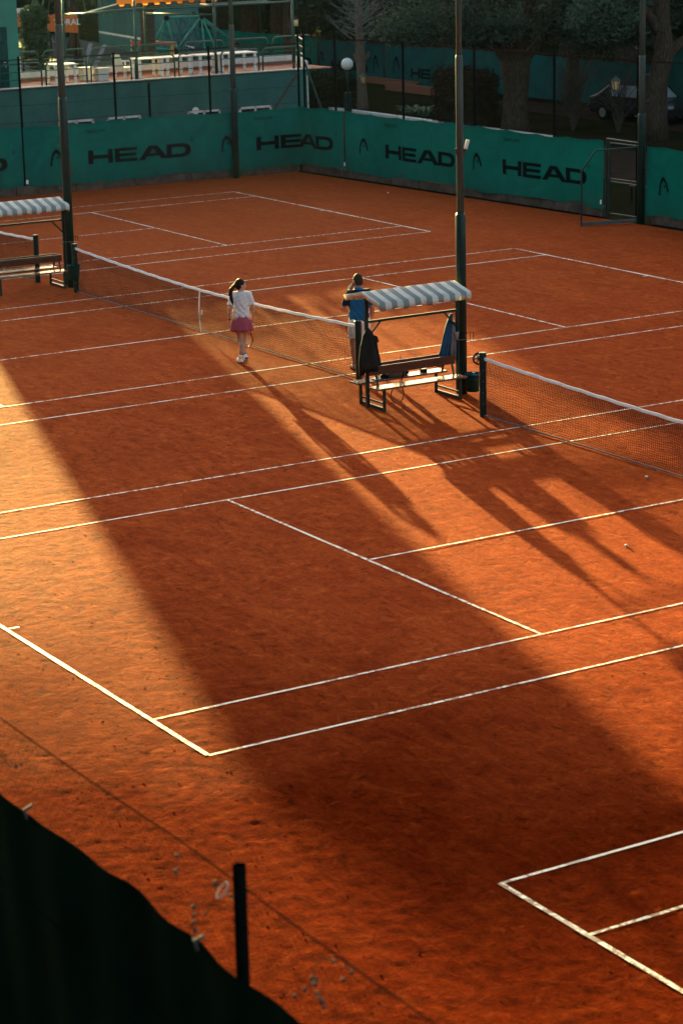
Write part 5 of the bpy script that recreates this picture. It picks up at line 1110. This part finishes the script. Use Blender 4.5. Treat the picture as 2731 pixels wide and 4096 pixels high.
# unseen trees added right of the frame to keep open sky off the near clay
for i, (x, y, h_) in enumerate(((25.5, -11.0, 15), (31, -4, 16), (24.5, -2.5, 13), (20.5, 4.5, 11))):
    tree('sky_blocker_tree', 'unseen tall leafy tree right of the picture, added to dim the near clay', (x, y, 0), [((0, 0, 0), .4), ((0, 0, 5), .3), ((0, 0, h_-3), .15)], [], [((rk.uniform(-.6, .6), rk.uniform(-.6, .6), 4.5+k*2.1), (3.6-.3*k, 3.6-.3*k, 1.9), 900) for k in range(int((h_-4)/2.1))], .4, 'leaf', 'bark', 500+i, 0, group='unseen trees added to dim the near clay', core=True)
# ------------------------------------------------------------------ people: smooth implicit bodies meshed with surface nets
class Field:
    def __init__(s, lo, hi, vox):
        s.lo = np.array(lo, float); s.v = vox; s.n = np.ceil((np.array(hi)-s.lo)/vox).astype(int)+1; s.F = np.full(s.n, .4, np.float32)
    def _win(s, a, b, pad):
        i0 = np.maximum(0, np.floor((np.minimum(a, b)-pad-s.lo)/s.v).astype(int)); i1 = np.minimum(s.n, np.ceil((np.maximum(a, b)+pad-s.lo)/s.v).astype(int)+1)
        ax = [s.lo[k]+s.v*np.arange(i0[k], i1[k]) for k in range(3)]
        return tuple(slice(i0[k], i1[k]) for k in range(3)), np.stack(np.meshgrid(*ax, indexing='ij'), -1)
    def _merge(s, sl, d, k):
        f = s.F[sl]; h = np.maximum(k-np.abs(f-d), 0)/k; s.F[sl] = np.minimum(f, d)-h*h*k*.25
    def cone(s, a, b, ra, rb, k=.03):
        a, b = np.array(a, float), np.array(b, float); sl, P = s._win(a, b, max(ra, rb)+k+.02); ab = b-a; t = np.clip(((P-a)@ab)/(ab@ab+1e-12), 0, 1)
        s._merge(sl, np.linalg.norm(P-a-t[..., None]*ab, axis=-1)-(ra+(rb-ra)*t), k); return s
    def chain(s, pts, rs, k=.03):
        for i in range(len(pts)-1): s.cone(pts[i], pts[i+1], rs[i], rs[i+1], k)
        return s
    def ell(s, c, r, k=.03, rot=None):
        c, r = np.array(c, float), np.array(r, float); sl, P = s._win(c-r.max(), c+r.max(), k+.02); q = P-c
        if rot is not None: q = q@np.array(rot)
        k0 = np.linalg.norm(q/r, axis=-1); k1 = np.linalg.norm(q/(r*r), axis=-1)+1e-9; s._merge(sl, k0*(k0-1)/k1, k); return s
    def cut(s, fn):
        ax = [s.lo[k]+s.v*np.arange(s.n[k]) for k in range(3)]; P = np.stack(np.meshgrid(*ax, indexing='ij'), -1); s.F = np.maximum(s.F, fn(P)); return s
    def wrinkle(s, fn):
        ax = [s.lo[k]+s.v*np.arange(s.n[k]) for k in range(3)]; P = np.stack(np.meshgrid(*ax, indexing='ij'), -1); s.F = s.F+fn(P); return s
    def mesh(s):
        F = s.F; ins = F < 0; sh = np.array(F.shape)-1
        acc = np.zeros((*sh, 3), np.float32); cnt = np.zeros(sh, np.float32)
        C = [(i, j, k) for i in (0, 1) for j in (0, 1) for k in (0, 1)]
        def sub(A, c): return A[c[0]:c[0]+sh[0], c[1]:c[1]+sh[1], c[2]:c[2]+sh[2]]
        for c in C:
            for ax in range(3):
                if c[ax]: continue
                e = list(c); e[ax] = 1; fa, fb = sub(F, c), sub(F, e); x = (fa < 0) != (fb < 0); t = np.where(x, fa/(fa-fb+1e-12), 0)
                for k in range(3): acc[..., k] += np.where(x, c[k]+(t if k == ax else 0), 0)
                cnt += x
        act = cnt > 0; idx = -np.ones(sh, int); idx[act] = np.arange(act.sum()); g = np.argwhere(act)
        V = (g+acc[act]/cnt[act][:, None])*s.v+s.lo; Q = []
        for ax in range(3):
            o1, o2 = [(1, 2), (2, 0), (0, 1)][ax]; a = [slice(None)]*3; b = [slice(None)]*3; a[ax] = slice(0, -1); b[ax] = slice(1, None); fa, fb = ins[tuple(a)], ins[tuple(b)]; ch_ = np.argwhere(fa != fb)
            ok = (ch_[:, o1] > 0) & (ch_[:, o2] > 0) & (ch_[:, o1] < sh[o1]) & (ch_[:, o2] < sh[o2]); ch_ = ch_[ok]; fl = fa[tuple(ch_.T)]; q = []
            for d1, d2 in ((0, 0), (-1, 0), (-1, -1), (0, -1)):
                e = ch_.copy(); e[:, o1] += d1; e[:, o2] += d2; q.append(idx[tuple(e.T)])
            q = np.stack(q, 1); q[fl] = q[fl]; q[~fl] = q[~fl][:, ::-1]; Q.append(q)
        return V, np.concatenate(Q)
def fobj(name, f, mat, parent, wob=0):
    V, Q = f.mesh(); o = mesh_np(name, V, Q, mat, parent, smooth=True); return o
def rotz(v, a, c=(0, 0)):
    x, y = v[0]-c[0], v[1]-c[1]; return (c[0]+x*math.cos(a)-y*math.sin(a), c[1]+x*math.sin(a)+y*math.cos(a), v[2])
def hand(f, w, d, side, curl=.5, palm_n=None):
    """hand from wrist w along unit d; side = direction from palm edge to thumb; palm_n = palm normal (fingers curl towards it)"""
    w, d, t = Vector(w), Vector(d).normalized(), Vector(side).normalized(); pn = Vector(palm_n).normalized() if palm_n else d.cross(t).normalized()
    f.cone(w, w+d*.035, .024, .026, .02)
    for k in range(4):
        s = (k-1.5)*.0175; b = w+d*.03-t*s*.9; e = w+d*.088-t*s*1.05; f.cone(b, e, .0135, .0125, .012)
        L = (.074, .080, .076, .060)[k]; c1 = curl*.55; p1 = e+(d*math.cos(c1)+pn*math.sin(c1))*L*.5; c2 = curl*1.5; p2 = p1+(d*math.cos(c2)+pn*math.sin(c2))*L*.5
        f.cone(e, p1, .0095, .0088, .004); f.cone(p1, p2, .0088, .0075, .004)
    b = w+d*.025+t*.018; m_ = b+(t*.75+d*.65+pn*.3).normalized()*.042; e = m_+(d*.9+t*.15+pn*.45).normalized()*.036
    f.cone(b, m_, .013, .011, .012); f.cone(m_, e, .011, .009, .006)
def head(f, c, yaw, pitch=0, s=1.0):
    """face looks along (sin(-yaw), cos(yaw)) in the local frame, +y = forward at yaw 0"""
    def L(p): return tuple(Vector(rotz(Vector(p)*s, yaw))+Vector(c))
    rot = np.array(Matrix.Rotation(yaw, 3, 'Z'))
    f.ell(L((0, -.008, .025)), np.array((.076, .094, .098))*s, .03, rot); f.ell(L((0, .028, -.035)), np.array((.060, .066, .078))*s, .03, rot)
    f.cone(L((-.018, .058, -.098)), L((.018, .058, -.098)), .022*s, .022*s, .02)          # chin
    f.cone(L((0, .088, .020)), L((0, .104, -.022)), .008*s, .0145*s, .010)                 # nose
    for sx in (-1, 1):
        f.ell(L((sx*.030, .083, .018)), np.array((.015, .010, .010))*s, .008, rot)           # eye bulge
        f.cone(L((sx*.048, .074, .034)), L((sx*.014, .090, .034)), .0085*s, .008*s, .01)     # brow
        f.ell(L((sx*.079, -.004, -.006)), np.array((.011, .019, .030))*s, .008, rot)         # ear
        f.cone(L((sx*.045, .060, -.020)), L((sx*.035, .066, -.040)), .018*s, .016*s, .025)   # cheek
    f.cone(L((-.022, .084, -.056)), L((.022, .084, -.056)), .0085*s, .0085*s, .008)          # lips
def face_bits(root_head, c, yaw, s=1.0, brow='hair'):
    def L(p): return tuple(Vector(rotz(Vector(p)*s, yaw))+Vector(c))
    for sx in (-1, 1):
        MB().sphere(L((sx*.031, .0905, .018)), .0075*s, 8, 6).build('eye', M['black'], root_head); MB().tube([L((sx*.048, .084, .037)), L((sx*.032, .0945, .040)), L((sx*.014, .0975, .037))], .0035, 5).build('eyebrow', M[brow], root_head)
    MB().tube([L((-.020, .0915, -.056)), L((0, .0955, -.055)), L((.020, .0915, -.056))], .0042, 5).build('lips', M['red_rubber'], root_head)
def shoe(root, toe, heel, ankle, mat, sole, up=(0, 0, 1)):
    toe, heel, up = Vector(toe), Vector(heel), Vector(up).normalized(); d = (toe-heel).normalized(); s = d.cross(up).normalized(); u = s.cross(d)
    f = Field(np.minimum(np.minimum(toe, heel), ankle)-.12, np.maximum(np.maximum(toe, heel), ankle)+.12, .006); L_ = (toe-heel).length
    f.cone(heel+d*.035+u*.035, heel+d*.10+u*.038, .036, .038, .03); f.cone(heel+d*.10+u*.036, toe-d*.045+u*.030, .038, .036, .03); f.cone(toe-d*.06-s*.008+u*.028, toe-d*.045+s*.010+u*.028, .036, .036, .03); f.cone(heel+d*.045+u*.04, Vector(ankle)-u*.01, .036, .036, .03)
    hv = np.array(heel); nu_ = np.array(u); f.cut(lambda P: -((P-hv)@nu_)+.012); b = fobj('shoe', f, mat, root)
    out = [(-.02, 0), (.0, -.033), (.08, -.035), (.17, -.043), (L_-.03, -.036), (L_, 0), (L_-.03, .036), (.17, .043), (.08, .035), (.0, .033)]
    MB().prism(out, heel-u*.004, d, s, u, .020).build('sole', sole, b, bevel=.004)
    return b

def woman():
    fx, fy = -.94, .34; root = thing('person', 'woman in white T-shirt and pink skirt walking away beside the net, dark ponytail', 'person', (-13.30, -1.03, 0), math.atan2(fy, fx)-math.pi/2)
    A = np.array
    # right leg leads (planted), left leg trails with the heel lifted
    rh, rk_, ra = (.085, 0, .90), (.062, .115, .50), (-.030, .120, .095); lh, lk, la = (-.085, 0, .90), (-.035, .035, .485), (.035, -.205, .150)
    f = Field((-.40, -.40, -.03), (.40, .40, 1.72), .0065)
    f.ell((0, 0, 1.26), (.150, .095, .19)); f.ell((0, .0, 1.06), (.125, .088, .15), .06); f.ell((0, -.012, .92), (.160, .112, .13), .06); f.ell((-.075, -.055, .89), (.085, .075, .09), .05); f.ell((.075, -.055, .89), (.085, .075, .09), .05)
    f.cone((-.12, 0, 1.385), (.12, 0, 1.385), .050, .050, .06); f.cone((0, -.01, 1.38), (0, .012, 1.50), .050, .045, .05)
    for h, k, a in ((rh, rk_, ra), (lh, lk, la)):
        h, k, a = A(h), A(k), A(a); f.chain([h, h*.5+k*.5+A((0, .012, 0)), k], [.090, .074, .052], .05); bk = A((0, -.022, 0)); f.chain([k, k*.68+a*.32+bk, k*.35+a*.65, a], [.050, .053, .041, .031], .035)
    f.cone(ra, (-.03, .16, .05), .03, .03, .03); f.cone(la, (.035, -.15, .05), .03, .03, .03)
    ls, le, lw = (-.165, -.005, 1.385), (-.222, -.035, 1.125), (-.232, .03, .895); rs, re, rw = (.165, -.005, 1.385), (.226, -.035, 1.13), (.222, .045, .90)
    for s, e, w in ((ls, le, lw), (rs, re, rw)):
        s, e, w = A(s), A(e), A(w); f.chain([s, s*.5+e*.5, e], [.047, .041, .035], .04); f.chain([e, e*.65+w*.35, w], [.036, .034, .023], .03)
    hand(f, lw, (.02, .02, -1), (.15, .95, 0), .45, (1, -.1, 0)); hand(f, rw, (-.05, .25, -1), (-.2, .95, .2), 1.25, (-1, -.1, 0))
    hc = (.012, .018, 1.572); hyaw = R(-78); head(f, hc, hyaw, 0, .98)
    body = fobj('body', f, M['skin'], root); face_bits(body, hc, hyaw, .98)
    # hair: cap plus tied ponytail falling on the left shoulder
    g = Field((-.32, -.28, 1.12), (.22, .22, 1.75), .006)
    def HL(p): return tuple(Vector(rotz(p, hyaw))+Vector(hc))
    rot = np.array(Matrix.Rotation(hyaw, 3, 'Z')); g.ell(HL((0, -.018, .036)), (.083, .096, .098), .02, rot); g.ell(HL((0, -.05, -.005)), (.074, .060, .085), .02, rot); g.ell(HL((0, -.105, .022)), (.032, .028, .032), .02, rot)
    hv = A(HL((0, .050, .0))); dn = A(rotz((0, 1, -.55), hyaw)); dn = dn/np.linalg.norm(dn); g.cut(lambda P: (P-hv)@dn)
    tail = [HL((0, -.115, .022)), HL((.010, -.150, -.01)), (-.185, -.035, 1.50), (-.205, -.05, 1.42), (-.195, -.065, 1.34), (-.180, -.075, 1.26), (-.172, -.08, 1.19)]
    g.chain(tail, [.022, .034, .040, .036, .032, .024, .007], .02); g.wrinkle(lambda P: .0022*np.sin(P[..., 0]*260+P[..., 1]*170+4*np.sin(P[..., 2]*30))); fobj('hair', g, M['hair'], root)
    MB().tube([Vector(HL((0, -.122, .020)))+Vector((0, .024*math.cos(t), .024*math.sin(t))) for t in np.linspace(0, 6.283, 13)[:-1]], .006, 6, closed=True).build('hair_tie', M['black'], root)
    # T-shirt
    t = Field((-.40, -.30, .80), (.40, .30, 1.55), .007)
    t.ell((0, 0, 1.27), (.172, .116, .20)); t.ell((0, -.005, 1.08), (.158, .116, .19), .08); t.ell((0, -.01, .95), (.172, .126, .16), .08); t.cone((-.13, 0, 1.385), (.13, 0, 1.385), .062, .062, .06); t.cone((0, -.01, 1.36), (0, 0, 1.45), .072, .066, .05)
    for s, e in ((ls, le), (rs, re)):
        s, e = A(s), A(e); t.cone(s, s*.28+e*.72, .062, .066, .05)
    t.wrinkle(lambda P: .0045*np.sin(P[..., 0]*55+P[..., 2]*38+2*np.sin(P[..., 1]*22+P[..., 2]*9))*np.clip((1.40-P[..., 2])*4, 0, 1)+.003*np.sin(P[..., 2]*70-P[..., 0]*30))
    t.cut(lambda P: np.maximum(.885+.012*np.sin(P[..., 0]*18)-P[..., 2], P[..., 2]-1.455)); t.cut(lambda P: np.where(np.abs(P[..., 0]) > .185, (1.19-P[..., 2])+.25*(np.abs(P[..., 0])-.2), -1)); fobj('t_shirt', t, M['tshirt'], root)
    sk = MB().loft([((0, -.012, .99), .150, .120), ((0, -.012, .93), .176, .145, .01, 9), ((0, -.012, .84), .196, .168, .02, 9, .3), ((0, -.012, .74), .218, .192, .045, 9, .6), ((0, -.012, .675), .230, .206, .06, 9, .7), ((0, -.012, .674), .220, .196, .06, 9, .7), ((0, -.012, .76), .200, .175, .04, 9, .6)], 72).build('skirt', M['skirt'], root, smooth=True)
    MB().tube([(lw[0]+.029*math.cos(q), lw[1]+.029*math.sin(q)-.003, lw[2]+.012) for q in np.linspace(0, 6.283, 15)[:-1]], .009, 6, closed=True).build('wristband', M['black'], root, smooth=True)
    for a, k in ((A(ra), A(rk_)), (A(la), A(lk))):
        u = (k-a)/np.linalg.norm(k-a); s_ = MB().tube([a-u*.03, a+u*.03, a+u*.085], [.039, .036, .037], 14).build('sock', M['sock'], root, smooth=True); MB().tube([a+u*.078, a+u*.094], .0385, 14).build('sock_band', M['black'], s_, smooth=True)
    shoe(root, (-.040, .315, .006), (-.025, .065, .006), ra, M['shoe_white'], M['sole'])
    shoe(root, (.028, -.075, .010), (.042, -.262, .165), la, M['shoe_white'], M['sole'], (.0, .75, .66))
    rc = thing('tennis_racket', 'tennis racket held low in the right hand of the walking woman', 'racket', root.location, root.rotation_euler.z)
    racket(rc, (.215, .045, .855), (.10, .30, .28), (.2, 1, .3), M['racket_red'], M['white'], .12, .16)
def man():
    fx, fy = -.97, .22; root = thing('person', 'man in blue polo and white shorts phoning behind the near bench', 'person', (-11.44, .55, 0), math.atan2(fy, fx)-math.pi/2)
    A = np.array
    lh, lk, la = (-.10, 0, .97), (-.115, .045, .52), (-.115, .00, .105); rh, rk_, ra = (.10, 0, .97), (.125, .06, .53), (.165, -.26, .235)
    f = Field((-.46, -.46, -.03), (.46, .46, 1.90), .0065)
    f.ell((0, 0, 1.36), (.185, .115, .22)); f.ell((0, .015, 1.15), (.165, .118, .17), .07); f.ell((0, 0, 1.0), (.170, .120, .13), .06); f.cone((-.165, 0, 1.515), (.165, 0, 1.515), .058, .058, .07); f.cone((0, -.015, 1.50), (-.005, .015, 1.66), .062, .056, .05)
    for h, k, a in ((lh, lk, la), (rh, rk_, ra)):
        h, k, a = A(h), A(k), A(a); f.chain([h, h*.5+k*.5, k], [.098, .082, .060], .05); f.chain([k, k*.68+a*.32+A((0, -.022, 0)), a], [.058, .060, .037], .04)
    f.cone(la, (-.115, .06, .05), .035, .035, .03); f.cone(ra, (.165, -.22, .15), .035, .035, .03)
    ls, le, lw = (-.188, 0, 1.505), (-.285, .055, 1.235), (-.165, .10, 1.52); rs, re, rw = (.188, 0, 1.505), (.262, -.03, 1.20), (.262, .05, .94)
    for s, e, w in ((ls, le, lw), (rs, re, rw)):
        s, e, w = A(s), A(e), A(w); f.chain([s, s*.5+e*.5, e], [.058, .051, .043], .04); f.chain([e, e*.65+w*.35, w], [.044, .041, .028], .03)
    hand(f, lw, (.30, .05, 1), (-.1, .95, .1), .75, (1, .15, .1)); hand(f, rw, (0, .05, -1), (-.1, .95, 0), .55, (-1, 0, 0))
    hc = (-.005, .03, 1.735); hyaw = R(16); head(f, hc, hyaw, 0, 1.06); body = fobj('body', f, M['skin_tan'], root); face_bits(body, hc, hyaw, 1.06, 'hair_grey')
    g = Field((-.2, -.2, 1.55), (.2, .25, 1.92), .006)
    def HL(p): return tuple(Vector(rotz(Vector(p)*1.06, hyaw))+Vector(hc))
    rot = np.array(Matrix.Rotation(hyaw, 3, 'Z')); g.ell(HL((0, -.012, .034)), (.088, .106, .110), .02, rot); g.ell(HL((0, -.045, -.02)), (.076, .068, .085), .02, rot)
    hv = A(HL((0, .045, .0))); dn = A(rotz((0, 1, -.8), hyaw)); dn = dn/np.linalg.norm(dn); g.cut(lambda P: (P-hv)@dn); g.cut(lambda P: 1.655-P[..., 2]+0*P[..., 0]); g.wrinkle(lambda P: .0016*np.sin(P[..., 0]*300+3*np.sin(P[..., 2]*90))*np.sin(P[..., 1]*280)); fobj('hair', g, M['hair_grey'], root)
    def shirt(lo, hi, navy):
        t = Field((-.46, -.32, lo), (.46, .32, hi), .0075); e0 = .003 if navy else 0
        t.ell((0, 0, 1.37), (.200+e0, .137+e0, .23)); t.ell((0, .008, 1.16), (.188+e0, .146+e0, .20), .08); t.ell((0, 0, 1.02), (.198+e0, .148+e0, .17), .08); t.cone((-.155, 0, 1.512), (.155, 0, 1.512), .068+e0, .068+e0, .07)
        for s, e in ((ls, le), (rs, re)):
            s, e = A(s), A(e); t.cone(s, s*.22+e*.78, .064+e0*2, .066+e0*2, .05)
        t.wrinkle(lambda P: .005*np.sin(P[..., 0]*45+P[..., 2]*40+2*np.sin(P[..., 1]*20))*np.clip((1.45-P[..., 2])*3, 0, 1)); return t
    t = shirt(.86, 1.62, False); t.cut(lambda P: np.maximum(.935-P[..., 2], P[..., 2]-1.50)); t.cut(lambda P: np.abs(P[..., 0])-.205); fobj('polo_shirt', t, M['polo'], root)
    t = shirt(1.2, 1.64, True); t.cut(lambda P: np.where(np.abs(P[..., 0]) > .196, 1.27-P[..., 2], 1.455-P[..., 2]+.05*np.abs(P[..., 0]))); t.cut(lambda P: P[..., 2]-1.575); fobj('navy_yoke', t, M['polo_navy'], root)
    MB().loft([((-.002, -.005, 1.555), .085, .082), ((-.004, .0, 1.60), .080, .077), ((-.004, .005, 1.625), .074, .072), ((-.004, .005, 1.60), .066, .064)], 24).build('collar', M['collar'], root, smooth=True)
    t = Field((-.36, -.36, .50), (.36, .36, 1.08), .0075); t.ell((0, 0, .98), (.188, .140, .13))
    for h, k in ((lh, lk), (rh, rk_)):
        h, k = A(h), A(k); t.cone(h, h*.22+k*.78, .108, .112, .03)
    t.wrinkle(lambda P: .005*np.sin(P[..., 0]*50+P[..., 2]*25)); t.cut(lambda P: np.maximum(.625-P[..., 2], P[..., 2]-1.02)); fobj('shorts', t, M['shorts'], root)
    for a, k in ((A(la), A(lk)), (A(ra), A(rk_))):
        u = (k-a)/np.linalg.norm(k-a); MB().tube([a-u*.03, a+u*.03, a+u*.07], [.045, .042, .043], 14).build('sock', M['sock'], root, smooth=True)
    shoe(root, (-.125, .19, .006), (-.112, -.075, .006), la, M['tan_shoe'], M['sole']); shoe(root, (.170, -.165, .04), (.168, -.345, .235), ra, M['tan_shoe'], M['sole'], (0, .78, .62))
    ph = thing('mobile_phone', 'dark mobile phone held to the left ear of the man', 'phone', root.location, root.rotation_euler.z)
    MB().box((-.112, .075, 1.625), (.011, .070, .145), Matrix.Rotation(.30, 3, 'X')@Matrix.Rotation(.22, 3, 'Y')).build('case', M['black'], ph, bevel=.004); MB().box((-.119, .075, 1.625), (.003, .062, .13), Matrix.Rotation(.30, 3, 'X')@Matrix.Rotation(.22, 3, 'Y')).build('back_glass', M['car_glass'], ph)
woman(); man()

# ------------------------------------------------------------------ thin evening haze round the whole scene
m = bpy.data.materials.new('evening_haze'); m.use_nodes = True; n = m.node_tree; n.nodes.remove(n.nodes['Principled BSDF'])
pv = n.nodes.new('ShaderNodeVolumePrincipled'); pv.inputs['Color'].default_value = (.62, .88, 1.0, 1); pv.inputs['Density'].default_value = .0000085; pv.inputs['Anisotropy'].default_value = .8
n.links.new(pv.outputs[0], n.nodes['Material Output'].inputs['Volume'])
tag(MB().box((-32, 14, 11.5), (190, 130, 25)).build('haze', m), kind='stuff')
